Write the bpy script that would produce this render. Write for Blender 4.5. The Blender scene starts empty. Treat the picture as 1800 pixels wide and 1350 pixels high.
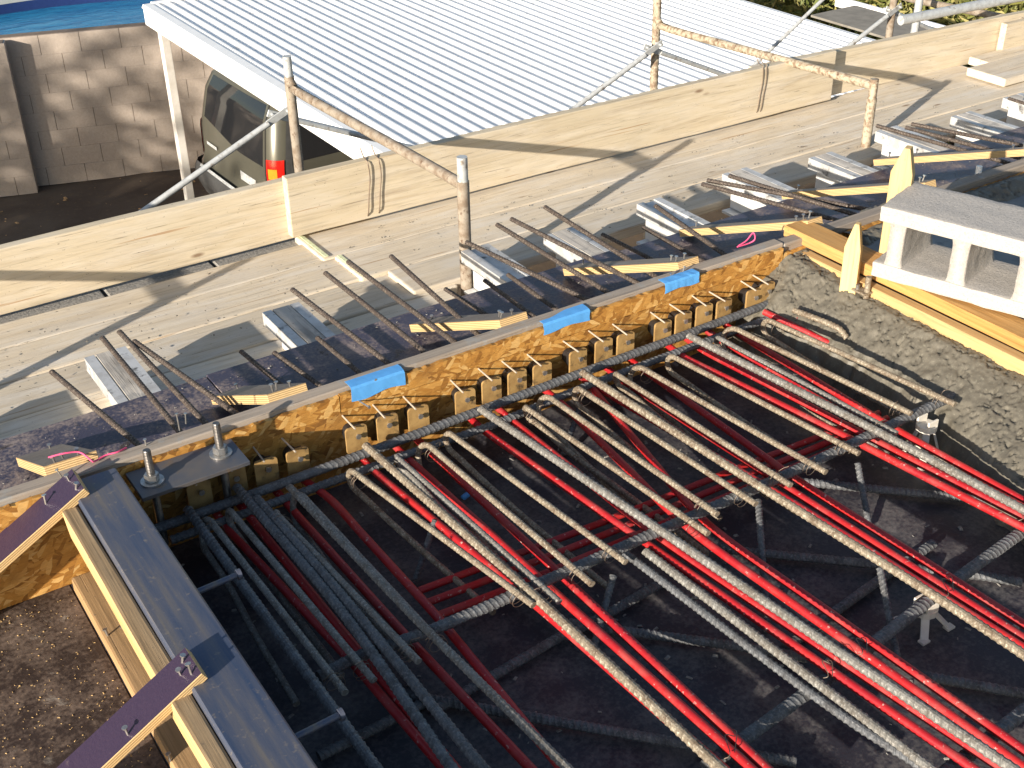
import bpy, bmesh, math, random
import numpy as np
from mathutils import Vector, Matrix, noise as mn
random.seed(7); RNG = np.random.default_rng(7)
sc = bpy.context.scene
COL = sc.collection

# ------------------------------------------------------------------ camera
# world: X along the edge form, Y outwards over the scaffold, Z up; z=0 is the top of the edge form
YAW, PITCH, ROLL, FPX, CAMH = math.radians(32.63), math.radians(31.176), math.radians(-1.095), 2201.0, 1.55
_f = Vector((math.sin(YAW)*math.cos(PITCH), math.cos(YAW)*math.cos(PITCH), -math.sin(PITCH)))
_r = _f.cross(Vector((0, 0, 1))).normalized(); _u = _r.cross(_f)
_r, _u = math.cos(ROLL)*_r + math.sin(ROLL)*_u, -math.sin(ROLL)*_r + math.cos(ROLL)*_u
CAM = Vector((0, 0, CAMH))
cd = bpy.data.cameras.new('camera'); cam = bpy.data.objects.new('camera', cd); COL.objects.link(cam)
cam.matrix_world = Matrix(((_r.x, _u.x, -_f.x, CAM.x), (_r.y, _u.y, -_f.y, CAM.y), (_r.z, _u.z, -_f.z, CAM.z), (0, 0, 0, 1)))
cd.sensor_width = 36.0; cd.lens = 36.0*FPX/1800.0; cd.clip_start = 0.05; cd.clip_end = 400
sc.camera = cam
# ------------------------------------------------------------------ light
SUN_EL, SUN_AZ = math.radians(15.5), math.radians(22.0)      # light travels towards +X, a little +Y
w = bpy.data.worlds.new('World'); sc.world = w; w.use_nodes = True
sky = w.node_tree.nodes.new('ShaderNodeTexSky'); sky.sky_type = 'NISHITA'; sky.sun_disc = False
sky.sun_elevation = SUN_EL; sky.sun_rotation = math.atan2(-math.cos(SUN_AZ), -math.sin(SUN_AZ))
bgn = w.node_tree.nodes['Background']; bgn.inputs['Strength'].default_value = 0.085
w.node_tree.links.new(sky.outputs[0], bgn.inputs['Color'])
ld = bpy.data.lights.new('sun', 'SUN'); ld.energy = 5.0; ld.angle = math.radians(0.55); ld.color = (1.0, 0.90, 0.77)
sun = bpy.data.objects.new('sun', ld); COL.objects.link(sun)
sun.rotation_euler = Vector((math.cos(SUN_EL)*math.cos(SUN_AZ), math.cos(SUN_EL)*math.sin(SUN_AZ), -math.sin(SUN_EL))).to_track_quat('-Z', 'Y').to_euler()
sun.location = (-20, -8, 10)
sc.view_settings.view_transform = 'Standard'; sc.view_settings.look = 'None'; sc.view_settings.gamma = 1.0
sc.view_settings.exposure = 0.95

# ------------------------------------------------------------------ survey helpers: a sighted point on a known level or plane
def _ray(u, v): return (u-900)/FPX*_r - (v-675)/FPX*_u + _f
def lev(u, v, z): d = _ray(u, v); return CAM + d*((z-CAMH)/d.z)
def plY(u, v, y): d = _ray(u, v); return CAM + d*(y/d.y)
def plX(u, v, x): d = _ray(u, v); return CAM + d*(x/d.x)

# ------------------------------------------------------------------ materials
class G:
    def __init__(s, name):
        s.m = bpy.data.materials.new(name); s.m.use_nodes = True; s.t = s.m.node_tree
        s.b = s.t.nodes['Principled BSDF']
        s.tc = s.t.nodes.new('ShaderNodeTexCoord'); s.oi = s.t.nodes.new('ShaderNodeObjectInfo')
    def lk(s, v, sock):
        if hasattr(v, 'is_linked') or hasattr(v, 'links'): s.t.links.new(v, sock)
        else: sock.default_value = v
    def n(s, typ, props=None, **ins):
        nd = s.t.nodes.new('ShaderNode'+typ)
        for k, v in (props or {}).items(): setattr(nd, k, v)
        for k, v in ins.items():
            k = k.replace('_', ' ')
            s.lk(v, nd.inputs[int(k[1:])] if k[0] == 'i' and k[1:].isdigit() else nd.inputs[k])
        return nd
    def co(s, scale=(1, 1, 1), gen=False, rnd=True):
        mp = s.n('Mapping', None, Vector=s.tc.outputs['Generated' if gen else 'Object'], Scale=scale)
        if rnd:
            v = s.n('VectorMath', {'operation': 'MULTIPLY_ADD'}, i0=s.oi.outputs['Random'], i1=(37.1, 11.7, 23.3), i2=mp.outputs[0]); return v.outputs[0]
        return mp.outputs[0]
    def noise(s, vec, scale=5., detail=4., rough=.55, dist=0.):
        return s.n('TexNoise', None, Vector=vec, Scale=scale, Detail=detail, Roughness=rough, Distortion=dist).outputs['Fac']
    def ramp(s, fac, stops, interp='LINEAR'):
        r = s.n('ValToRGB', None, Fac=fac); e = r.color_ramp.elements; r.color_ramp.interpolation = interp
        while len(e) < len(stops): e.new(.5)
        for k, (p, c) in enumerate(stops):
            e[k].position = p; e[k].color = (c, c, c, 1) if isinstance(c, (int, float)) else (*c, 1)
        return r.outputs[0]
    def mix(s, f, a, b, mode='MIX'):
        m = s.n('Mix', {'data_type': 'RGBA', 'blend_type': mode})
        s.lk(f, m.inputs[0])
        for v, i in ((a, 6), (b, 7)): s.lk((*v, 1) if isinstance(v, tuple) and len(v) == 3 else v, m.inputs[i])
        return m.outputs[2]
    def math(s, op, a, b=0.): 
        m = s.n('Math', {'operation': op}); s.lk(a, m.inputs[0]); s.lk(b, m.inputs[1]); return m.outputs[0]
    def out(s, col=None, rough=.7, metal=0., bump=None, bd=.002, bs=1., spec=None, **kw):
        if col is not None: s.lk((*col, 1) if isinstance(col, tuple) and len(col) == 3 else col, s.b.inputs['Base Color'])
        s.lk(rough, s.b.inputs['Roughness']); s.lk(metal, s.b.inputs['Metallic'])
        if spec is not None: s.b.inputs['Specular IOR Level'].default_value = spec
        if bump is not None:
            b = s.n('Bump', None, Height=bump, Distance=bd, Strength=bs); s.t.links.new(b.outputs[0], s.b.inputs['Normal'])
        for k, v in kw.items(): s.lk(v, s.b.inputs[k.replace('_', ' ')])
        return s.m

def wood(name, light, mid, dark, gs=1.0, stain=0.25, rough=.8, stainc=(.2, .16, .12), splat=0.0, dust=0.0):
    g = G(name); v = g.co((1.1*gs, 22*gs, 22*gs)); n1 = g.noise(v, 2.2, 7, .62, .6)
    base = g.ramp(n1, [(.25, dark), (.45, mid), (.72, light)])
    v2 = g.co((2.6*gs, 95*gs, 95*gs)); n2 = g.noise(v2, 2.0, 3, .5)
    streak = g.ramp(n2, [(.30, .45), (.46, 1.)]); base = g.mix(.38, base, streak, 'MULTIPLY')
    v3 = g.co((3, 5, 5)); n3 = g.noise(v3, 1.6, 5, .6)
    base = g.mix(g.ramp(n3, [(.5, 0.), (.75, stain)]), base, stainc)
    if dust:
        vb = g.co((1.3, 7, 7)); nb = g.noise(vb, 2.4, 7, .68, .5); base = g.mix(g.ramp(nb, [(.46, 0.), (.66, dust)]), base, (.66, .615, .54))
        vs_ = g.co((.9, 34, 34)); ns_ = g.noise(vs_, 2.0, 3, .5); base = g.mix(g.ramp(ns_, [(.66, 0.), (.72, .75)]), base, (.34, .20, .095))
        nk = g.n('TexVoronoi', None, Vector=g.co((2.6, 8, 8)), Scale=1.0).outputs['Distance']; base = g.mix(g.ramp(nk, [(.035, .8), (.085, 0.)]), base, (.17, .10, .055))
    hv = g.n('HueSaturation', None, Color=base, Value=g.math('MULTIPLY_ADD', g.oi.outputs['Random'], .3)); hv.inputs['Value'].default_value = 1
    mm = g.n('MapRange', None, Value=g.oi.outputs['Random']); mm.inputs['To Min'].default_value = .86; mm.inputs['To Max'].default_value = 1.1
    g.t.links.new(mm.outputs[0], hv.inputs['Value']); base = hv.outputs[0]
    # specks and crack lines along the grain
    v4 = g.co((6, 260, 260)); n4 = g.noise(v4, 1.0, 2, .5); crack = g.ramp(n4, [(.68, 0.), (.75, 1.)])
    base = g.mix(g.math('MULTIPLY', crack, .5), base, (.09, .06, .04))
    v5 = g.co((1, 1, 1)); n5 = g.noise(v5, 120, 2, .5); sp = g.ramp(n5, [(.70, 0.), (.75, 1.)]); base = g.mix(g.math('MULTIPLY', sp, .6), base, (.11, .09, .07))
    if splat:
        n6 = g.noise(v5, 16, 6, .65); s6 = g.ramp(n6, [(.60-splat*.1, 0.), (.66-splat*.1, 1.)]); base = g.mix(g.math('MULTIPLY', s6, .7), base, (.30, .29, .27))
    h = g.math('SUBTRACT', g.math('ADD', n1, g.math('MULTIPLY', n2, .6)), g.math('MULTIPLY', crack, .8))
    return g.out(base, rough, bump=h, bd=.0025, bs=.6, spec=.25)

def simple(name, c, rough=.6, metal=0., var=.15, nscale=30, bd=.0006, spec=None):
    g = G(name); v = g.co(); n = g.noise(v, nscale, 5, .6)
    col = g.mix(g.ramp(n, [(.3, 0.), (.7, 1.)]), tuple(x*(1-var) for x in c), tuple(min(1, x*(1+var)) for x in c))
    return g.out(col, rough, metal, bump=n, bd=bd, bs=.5, spec=spec)

def spotted(name, c1, c2, scale, lo, hi, rough=.6, metal=0., c3=None, s3=60, bd=.001, spec=None, r2=None):
    g = G(name); v = g.co(); n = g.noise(v, scale, 7, .62); f = g.ramp(n, [(lo, 0.), (hi, 1.)]); col = g.mix(f, c1, c2)
    if c3 is not None:
        n3 = g.noise(v, s3, 4, .6); col = g.mix(g.ramp(n3, [(.58, 0.), (.70, .9)]), col, c3)
    rr = g.ramp(n, [(lo, rough), (hi, r2)]) if r2 is not None else rough
    return g.out(col, rr, metal, bump=n, bd=bd, bs=.7, spec=spec)

M = {}
M['plank'] = wood('weathered_plank', (.68, .59, .455), (.60, .515, .39), (.45, .37, .27), stain=.4, stainc=(.46, .41, .35), dust=.75)
M['toe'] = wood('toe_board_wood', (.60, .515, .38), (.53, .45, .32), (.40, .32, .22), gs=.8, stain=.3, stainc=(.42, .35, .27), dust=.35)
M['greywood'] = wood('grey_wood', (.40, .34, .28), (.32, .27, .22), (.20, .165, .13), stain=.5, stainc=(.22, .19, .17), splat=.3)
M['newwood'] = wood('new_pine', (.56, .39, .19), (.49, .33, .15), (.37, .23, .09), gs=.9, stain=.12, stainc=(.45, .30, .15))
M['stake'] = wood('stake_pine', (.64, .48, .25), (.58, .42, .20), (.46, .31, .13), gs=.9, stain=.05, stainc=(.5, .38, .2))
M['orangewood'] = wood('orange_wood', (.62, .37, .14), (.52, .28, .09), (.36, .18, .05), gs=.8, stain=.3, stainc=(.25, .16, .09))
M['worntop'] = wood('worn_timber_top', (.34, .25, .15), (.26, .18, .10), (.13, .09, .05), gs=.8, stain=.6, stainc=(.12, .09, .06))
M['soleply'] = wood('brown_sole_wood', (.50, .32, .165), (.43, .27, .13), (.33, .20, .09), gs=.6, stain=.3, stainc=(.27, .18, .11))

def mk_osb():
    g = G('osb_board'); v = g.co((1, 1, 1), rnd=False); cols = []
    wrp = g.n('TexNoise', None, Vector=v, Scale=9., Detail=2.)
    wv = g.n('VectorMath', {'operation': 'MULTIPLY_ADD'}, i0=wrp.outputs['Color'], i1=(.035, .02, .035), i2=v).outputs[0]
    layer = None; hs = None
    for k, (rot, sx, sz) in enumerate(((.30, 20, 85), (-.42, 24, 95), (.95, 30, 75))):
        mp = g.n('Mapping', None, Vector=wv, Rotation=(0, rot, 0)); mp2 = g.n('Mapping', None, Vector=mp.outputs[0], Scale=(sx, 30, sz))
        vo = g.n('TexVoronoi', {'feature': 'F1'}, Vector=mp2.outputs[0], Scale=1.0, Randomness=1.0)
        sep = g.n('SeparateColor', None, Color=vo.outputs['Color'])
        c = g.ramp(sep.outputs[0], [(0., (.24, .105, .022)), (.25, (.38, .175, .036)), (.6, (.48, .24, .055)), (.85, (.58, .32, .09)), (1., (.66, .42, .16))])
        if layer is None: layer, hs = c, sep.outputs[0]
        else:
            f = g.ramp(sep.outputs[1], [(.50, 0.), (.52, 1.)]); layer = g.mix(f, layer, c); hs = g.math('ADD', hs, g.math('MULTIPLY', sep.outputs[2], f))
    gv = g.co((40, 40, 170), rnd=False); gn = g.noise(gv, 1.2, 4, .6); layer = g.mix(.5, layer, g.ramp(gn, [(.3, .55), (.6, 1.)]), 'MULTIPLY')
    n = g.noise(v, 5, 5, .6); layer = g.mix(g.ramp(n, [(.55, 0.), (.75, .5)]), layer, (.13, .07, .03))
    return g.out(layer, .62, bump=g.math('ADD', hs, g.math('MULTIPLY', gn, .4)), bd=.0016, bs=.8, spec=.3)
M['osb'] = mk_osb()

def mk_phen(name, base, dust, lo, hi, crust=None, clo=.55, chi=.62, rough=.38):
    g = G(name); v = g.co((1, 1, 1), rnd=False); n = g.noise(v, 7, 8, .68); n2 = g.noise(v, 95, 4, .65)
    f = g.ramp(g.math('ADD', g.math('MULTIPLY', n, .62), g.math('MULTIPLY', n2, .38)), [(lo, 0.), (hi, 1.)])
    col = g.mix(f, base, dust); r = g.ramp(f, [(0., rough), (1., .85)])
    if crust:
        n3 = g.noise(v, 12, 8, .7, .4); f3 = g.ramp(n3, [(clo, 0.), (chi, 1.)]); col = g.mix(f3, col, crust)
        n = g.math('ADD', n, g.math('MULTIPLY', f3, .5))
    return g.out(col, r, bump=g.math('ADD', n, g.math('MULTIPLY', n2, .6)), bd=.003, bs=.6, spec=.45)
M['ledge'] = mk_phen('phenolic_ledge', (.046, .042, .068), (.25, .205, .19), .47, .60, (.05, .035, .028), .60, .66)  # brown film; reflected sky blue is put into the base colour
M['deck'] = mk_phen('phenolic_deck', (.026, .026, .036), (.15, .14, .135), .45, .66, rough=.5)  # brown film; the blue of the shaded pit is painted into its base
M['crust'] = mk_phen('crusted_deck', (.036, .023, .018), (.20, .145, .11), .46, .66, (.30, .265, .225), .60, .74, rough=.6)
M['phen'] = mk_phen('phenolic_face', (.036, .022, .046), (.20, .15, .14), .60, .74, rough=.42)
M['phengrey'] = mk_phen('dusty_phenolic_face', (.20, .155, .125), (.34, .28, .23), .40, .66, rough=.7)

def mk_ply():
    g = G('plywood_edge'); v = g.co((1, 1, 1), rnd=False)
    sx = g.n('SeparateXYZ', None, Vector=v); st = g.math('FRACT', g.math('MULTIPLY', sx.outputs[2], 210.))
    n = g.noise(g.co((6, 60, 400)), 1.5, 4)
    c = g.mix(g.ramp(st, [(.42, 0.), (.5, 1.), (.92, 1.), (1., 0.)]), (.36, .23, .10), (.66, .47, .23))
    c = g.mix(.4, c, g.ramp(n, [(.3, .5), (.6, 1.)]), 'MULTIPLY')
    return g.out(c, .75, bump=n, bd=.0008)
M['plyedge'] = mk_ply()

def mk_rebar(name, a, b, c, wet=0.):
    g = G(name); v = g.co(); n = g.noise(v, 38, 6, .65); n2 = g.noise(v, 190, 3, .6)
    col = g.mix(g.ramp(n, [(.38, 0.), (.62, 1.)]), a, b); col = g.mix(g.ramp(n2, [(.52, 0.), (.68, .8)]), col, c)
    return g.out(col, g.ramp(n, [(.3, .5), (.7, .8)]), .25, bump=g.math('ADD', n, n2), bd=.0007, spec=.4)
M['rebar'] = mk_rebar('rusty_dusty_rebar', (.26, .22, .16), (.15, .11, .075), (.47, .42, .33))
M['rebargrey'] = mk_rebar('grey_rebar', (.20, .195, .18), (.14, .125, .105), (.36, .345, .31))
M['rebardark'] = mk_rebar('dark_rebar', (.13, .137, .145), (.08, .08, .082), (.21, .21, .21))  # dark bars, with the blue grey look of shade put into the colour
M['dowel'] = mk_rebar('dark_dowel', (.085, .065, .052), (.055, .042, .036), (.24, .20, .16))

def mk_tendon():
    g = G('red_tendon_sheath'); v = g.co(); n = g.noise(v, 6, 3, .5); n2 = g.noise(v, 85, 5, .7)
    col = g.mix(g.ramp(n, [(.35, 0.), (.65, 1.)]), (.31, .008, .014), (.40, .015, .015))
    col = g.mix(g.ramp(n2, [(.615, 0.), (.68, .75)]), col, (.50, .42, .37)); n3 = g.noise(v, 14, 6, .7); col = g.mix(g.ramp(n3, [(.50, 0.), (.75, .45)]), col, (.30, .12, .10))
    return g.out(col, g.ramp(n3, [(.35, .36), (.7, .7)]), bump=n2, bd=.0008, bs=.4)
M['tendon'] = mk_tendon()
M['steel'] = spotted('mill_scale_steel', (.115, .125, .15), (.19, .165, .145), 7, .42, .66, .42, .55, c3=(.22, .16, .11), s3=22, bd=.0005, r2=.55)
def mk_chan():
    g = G('channel_steel'); v = g.co((26, 1.6, 26), rnd=False); n = g.noise(v, 1.6, 6, .6); n2 = g.noise(g.co((1, 1, 1)), 60, 5, .65)
    col = g.ramp(n, [(.3, (.055, .085, .155)), (.5, (.115, .125, .165)), (.72, (.20, .175, .15))]); col = g.mix(g.ramp(n2, [(.60, 0.), (.72, .7)]), col, (.30, .25, .20))
    return g.out(col, g.ramp(n, [(.3, .38), (.7, .58)]), .45, bump=n2, bd=.0005)
M['channel'] = mk_chan()
M['bright'] = spotted('bright_zinc', (.55, .54, .52), (.42, .40, .37), 60, .4, .6, .35, .85, bd=.0003)
M['boltsteel'] = spotted('bolt_steel', (.20, .19, .185), (.13, .125, .12), 60, .4, .6, .38, .8, bd=.0003)
M['tan_plastic'] = spotted('tan_anchor_plate', (.37, .235, .09), (.25, .15, .055), 30, .4, .65, .5, 0., c3=(.05, .038, .025), s3=24, bd=.0006)
M['pin'] = simple('dull_pin', (.50, .43, .34), .5, .2)
M['blackcup'] = simple('black_pocket_former', (.018, .017, .018), .45)
M['tape'] = simple('blue_tape', (.09, .33, .70), .6, var=.08, nscale=50, bd=.0008)
M['pink'] = simple('pink_string', (.80, .09, .22), .7, var=.1)
M['alu'] = spotted('dusty_aluminium', (.60, .60, .59), (.46, .45, .43), 14, .45, .62, .55, .35, c3=(.10, .095, .09), s3=24, bd=.0008)
M['aluclean'] = spotted('white_aluminium_web', (.70, .70, .68), (.58, .57, .55), 20, .4, .7, .5, .2, bd=.0005)
M['nailer'] = wood('whitened_nailer', (.62, .57, .50), (.52, .48, .42), (.30, .26, .22), gs=1.2, stain=.8, stainc=(.16, .14, .125), splat=.5)
M['galv'] = spotted('galvanised_tube', (.50, .52, .52), (.40, .41, .41), 40, .4, .65, .5, .25, c3=(.22, .18, .14), s3=30, bd=.0005)
M['rustpaint'] = spotted('worn_cream_paint', (.42, .365, .27), (.21, .145, .095), 42, .46, .60, .7, .1, c3=(.10, .05, .028), s3=38, bd=.0012)
M['greypaint'] = spotted('cement_caked_tube', (.31, .265, .21), (.20, .15, .105), 24, .42, .62, .8, .1, c3=(.11, .065, .04), s3=50, bd=.0018)
M['wire'] = simple('tie_wire', (.22, .17, .13), .5, .6)
M['paint_green'] = simple('faded_green_end_paint', (.62, .66, .42), .75, var=.2, nscale=60)
M['roofwhite'] = spotted('stained_white_roof', (.90, .90, .89), (.85, .84, .82), 2.2, .42, .72, .4, 0., c3=(.62, .60, .57), s3=9, bd=.0004)
M['white'] = spotted('white_enamel', (.86, .86, .85), (.80, .79, .77), 6, .4, .7, .35, 0., bd=.0003)
M['postwhite'] = spotted('white_post', (.72, .69, .64), (.60, .56, .50), 9, .4, .7, .5, 0., bd=.0004)
M['block'] = spotted('tan_masonry_block', (.45, .385, .33), (.40, .34, .29), 40, .35, .65, .95, 0., c3=(.37, .315, .265), s3=120, bd=.003, spec=.1)
M['mortar'] = simple('recessed_mortar', (.20, .16, .13), .95, spec=.1)
M['greyblock'] = spotted('grey_rough_block', (.30, .285, .26), (.21, .20, .185), 90, .4, .62, .95, 0., c3=(.42, .40, .36), s3=200, bd=.006, spec=.1)
M['cmu'] = spotted('pale_concrete_block', (.44, .415, .385), (.37, .35, .325), 130, .35, .68, .95, 0., c3=(.24, .225, .205), s3=260, bd=.0025, spec=.1)
M['cement'] = spotted('wet_rough_concrete', (.145, .130, .100), (.100, .090, .070), 26, .4, .65, .62, 0., c3=(.21, .195, .15), s3=150, bd=.003, r2=.5)
M['slab'] = spotted('finished_wet_concrete', (.20, .195, .185), (.15, .145, .14), 5, .4, .65, .42, 0., c3=(.10, .10, .10), s3=30, bd=.0012, r2=.62)
M['dirt'] = spotted('dark_earth', (.095, .072, .055), (.14, .11, .083), 1.3, .4, .66, .95, 0., c3=(.16, .115, .07), s3=26, bd=.02, spec=.1)
M['sand'] = spotted('pale_sand', (.60, .48, .33), (.42, .33, .22), 240, .4, .6, .95, 0., bd=.003)
M['carpaint'] = simple('olive_car_paint', (.095, .092, .072), .3, .25, var=.06, nscale=4, bd=0.0001)
M['glass'] = simple('dark_tinted_glass', (.012, .013, .015), .06, 0., var=.05, bd=.00001, spec=.8)
M['darkplastic'] = simple('dark_grey_plastic', (.055, .055, .055), .6)
M['taillight'] = simple('red_tail_lens', (.62, .012, .008), .15, 0., var=.1)
M['amber'] = simple('amber_lens', (.85, .22, .02), .15)
M['chrome'] = simple('chrome', (.65, .65, .66), .15, 1.0, var=.05)
M['tyre'] = simple('rubber', (.02, .02, .02), .8)
M['leaf'] = spotted('leaf', (.085, .115, .025), (.20, .19, .05), 3, .35, .7, .6)
M['dryleaf'] = spotted('dry_leaf', (.36, .30, .11), (.18, .19, .05), 3, .35, .7, .7)
M['bark'] = simple('bark', (.10, .075, .055), .9)
M['coping'] = simple('pale_coping', (.42, .44, .40), .85, var=.1, nscale=8)
M['tile'] = simple('dark_blue_tile', (.015, .03, .11), .3)
M['chair'] = simple('pale_plastic_chair', (.66, .62, .54), .45, var=.08)
M['strip'] = spotted('rolled_roofing', (.25, .23, .195), (.18, .165, .14), 8, .4, .65, .9, 0., c3=(.24, .22, .18), s3=60)
def mk_water():
    g = G('pool_water'); v = g.co((1, 2.2, 1), rnd=False); n = g.noise(v, 2.4, 5, .6, .5)
    col = g.mix(g.ramp(n, [(.35, 0.), (.7, 1.)]), (.010, .135, .30), (.03, .24, .42))
    return g.out(col, .08, bump=n, bd=.05, bs=.45)
M['water'] = mk_water()

# ------------------------------------------------------------------ object helpers
def tag(o, label=None, cat=None, group=None, kind=None):
    if label: o['label'] = label
    if cat: o['category'] = cat
    if group: o['group'] = group
    if kind: o['kind'] = kind
    return o
def mesh(name, verts, faces, mat, smooth=False):
    me = bpy.data.meshes.new(name); me.from_pydata([tuple(v) for v in verts], [], [tuple(f) for f in faces]); me.update()
    for m in (mat if isinstance(mat, (list, tuple)) else [mat]): me.materials.append(M[m])
    if smooth: me.polygons.foreach_set('use_smooth', [True]*len(me.polygons))
    return me
def link(name, me, parent=None, loc=(0, 0, 0), mat4=None):
    o = bpy.data.objects.new(name, me); COL.objects.link(o)
    if parent is not None: o.parent = parent
    if mat4 is not None: o.matrix_basis = mat4
    else: o.location = loc
    return o
def empty(name, loc=(0, 0, 0), rz=0.):
    o = bpy.data.objects.new(name, None); COL.objects.link(o); o.location = loc; o.rotation_euler = (0, 0, rz); o.empty_display_size = .05; return o
def bm_mesh(name, bm, mat, smooth=False):
    me = bpy.data.meshes.new(name); bm.normal_update(); bm.to_mesh(me); bm.free()
    for m in (mat if isinstance(mat, (list, tuple)) else [mat]): me.materials.append(M[m])
    if smooth: me.polygons.foreach_set('use_smooth', [True]*len(me.polygons))
    return me
def box_bm(sx, sy, sz, bev=.002, seg=1, cuts=0, c=(0, 0, 0)):
    bm = bmesh.new(); bmesh.ops.create_cube(bm, size=1.0, matrix=Matrix.Translation(c) @ Matrix.Diagonal((sx, sy, sz, 1)))
    if bev: bmesh.ops.bevel(bm, geom=bm.edges[:], offset=bev, segments=seg, affect='EDGES', profile=.6)
    for k in range(cuts):
        x = c[0] + sx*((k+1)/(cuts+1)-.5)
        bmesh.ops.bisect_plane(bm, geom=bm.verts[:]+bm.edges[:]+bm.faces[:], plane_co=(x, 0, 0), plane_no=(1, 0, 0))
    return bm
def frame(A, B, up=Vector((0, 0, 1))):
    A = Vector(A); B = Vector(B); x = (B-A).normalized(); y = Vector(up).cross(x)
    if y.length < 1e-4: y = Vector((0, 1, 0)).cross(x)
    y.normalize(); z = x.cross(y)
    m = Matrix((x, y, z)).transposed().to_4x4(); m.translation = (A+B)/2; return m, (B-A).length
def board(name, A, B, W, T, mat, up=(0, 0, 1), bev=.003, cuts=0, wob=0., parent=None, edge=None, seed=0):
    """plank from A to B (centre line), W across, T thick along 'up'"""
    m, L = frame(A, B, Vector(up)); bm = box_bm(L, W, T, bev, 2 if bev > .003 else 1, cuts)
    if wob:
        for v in bm.verts:
            q = Vector((v.co.x*1.7+seed*9.1, seed*3.3, 0)); v.co.z += wob*mn.noise(q); v.co.y += wob*mn.noise(q+Vector((50, 0, 0)))
            q = Vector((v.co.x*9+seed*9.1, v.co.y*20, v.co.z*20)); v.co += wob*.25*Vector((0, mn.noise(q), mn.noise(q+Vector((9, 9, 9)))))
    mats = [mat]
    if edge:
        mats = [mat, edge]; bm.normal_update()
        for f in bm.faces: f.material_index = 0 if abs(f.normal.z) > .75 else 1
    me = bm_mesh(name, bm, mats)
    if parent is not None: m = parent.matrix_world.inverted() @ m if False else Matrix.Translation(-parent.location) @ m
    return link(name, me, parent, mat4=m)
def catmull(P, step):
    P = [np.array(p, float) for p in P]; out = []
    if len(P) == 2: P = [P[0], (P[0]+P[1])/2, P[1]]
    E_ = [2*P[0]-P[1]] + P + [2*P[-1]-P[-2]]
    for i in range(1, len(E_)-2):
        a, b, c, d = E_[i-1:i+3]; n = max(2, int(np.linalg.norm(c-b)/step)); t = np.linspace(0, 1, n, endpoint=False)[:, None]
        out.append(.5*((2*b)+(-a+c)*t+(2*a-5*b+4*c-d)*t*t+(-a+3*b-3*c+d)*t**3))
    out.append(P[-1][None]); return np.vstack(out)
def tube_data(path, r, nseg=8, rib=0., pitch=.013, slant=1, cap=True, taper=None):
    p = np.asarray(path); T = np.gradient(p, axis=0); T /= np.linalg.norm(T, axis=1)[:, None]+1e-12
    up = np.array([.03, .02, 1.]) if abs(T[:, 2]).mean() < .8 else np.array([1., .03, 0.02])
    N = np.cross(up, T); N /= np.linalg.norm(N, axis=1)[:, None]+1e-12
    for i in range(1, len(N)):
        n = N[i-1]-T[i]*(N[i-1]@T[i]); N[i] = n/np.linalg.norm(n)
    B = np.cross(T, N); s = np.concatenate([[0], np.cumsum(np.linalg.norm(np.diff(p, axis=0), axis=1))])
    th = np.arange(nseg)*2*math.pi/nseg; R = np.full((len(p), nseg), r, float)
    if taper is not None: R *= np.asarray(taper)[:, None]
    if rib:
        ph = s[:, None]/pitch + slant*np.abs(((th[None]/math.pi) % 2)-1)*.9
        R *= 1+rib*np.clip(np.cos(2*math.pi*ph)*1.6-.35, 0, 1); R[:, 0] *= 1+rib*.45; R[:, nseg//2] *= 1+rib*.45
    V = p[:, None]+R[..., None]*(np.cos(th)[None, :, None]*N[:, None]+np.sin(th)[None, :, None]*B[:, None])
    n = len(p); idx = np.arange(n*nseg).reshape(n, nseg); a = idx[:-1]; b = np.roll(a, -1, 1); c = idx[1:]; d = np.roll(c, -1, 1)
    F = [tuple(q) for q in np.stack([a, b, d, c], -1).reshape(-1, 4)]
    V = V.reshape(-1, 3)
    if cap:
        m_ = len(V); V = np.vstack([V, V[:nseg], V[-nseg:]]); F += [tuple(range(m_+nseg-1, m_-1, -1)), tuple(range(m_+nseg, m_+2*nseg))]
    return V, F
def tube(name, P, r, mat, nseg=8, step=.02, rib=0., pitch=.013, slant=1, parent=None, smooth=True, straight=False, taper=None):
    path = catmull(P, step) if not straight else np.vstack([np.linspace(P[i], P[i+1], max(2, int((Vector(P[i+1])-Vector(P[i])).length/step)), endpoint=False) for i in range(len(P)-1)]+[np.array(P[-1])[None]])
    o0 = path[0].copy(); tp = None if taper is None else np.linspace(1, taper, len(path))
    V, F = tube_data(path-o0, r, nseg, rib, pitch, slant, taper=tp)
    me = mesh(name, V, F, mat, smooth); loc = Vector(o0)
    if parent is not None: loc = loc-parent.location
    return link(name, me, parent, loc)
def rod(name, A, B, r, mat, parent=None, nseg=10):
    return tube(name, [tuple(A), tuple(B)], r, mat, nseg, 10., parent=parent, straight=True)
def copy_tree(o, loc=None, parent=None):
    c = o.copy(); COL.objects.link(c); c.parent = parent
    if loc is not None: c.location = loc
    for ch in o.children: copy_tree(ch, None, c)
    return c
ORD = 'first second third fourth fifth sixth seventh eighth ninth tenth eleventh twelfth thirteenth fourteenth fifteenth sixteenth seventeenth eighteenth nineteenth twentieth twenty-first twenty-second twenty-third twenty-fourth twenty-fifth twenty-sixth twenty-seventh twenty-eighth twenty-ninth thirtieth'.split()
def V3(p, z=None): return (p.x, p.y, p.z if z is None else z)

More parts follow.
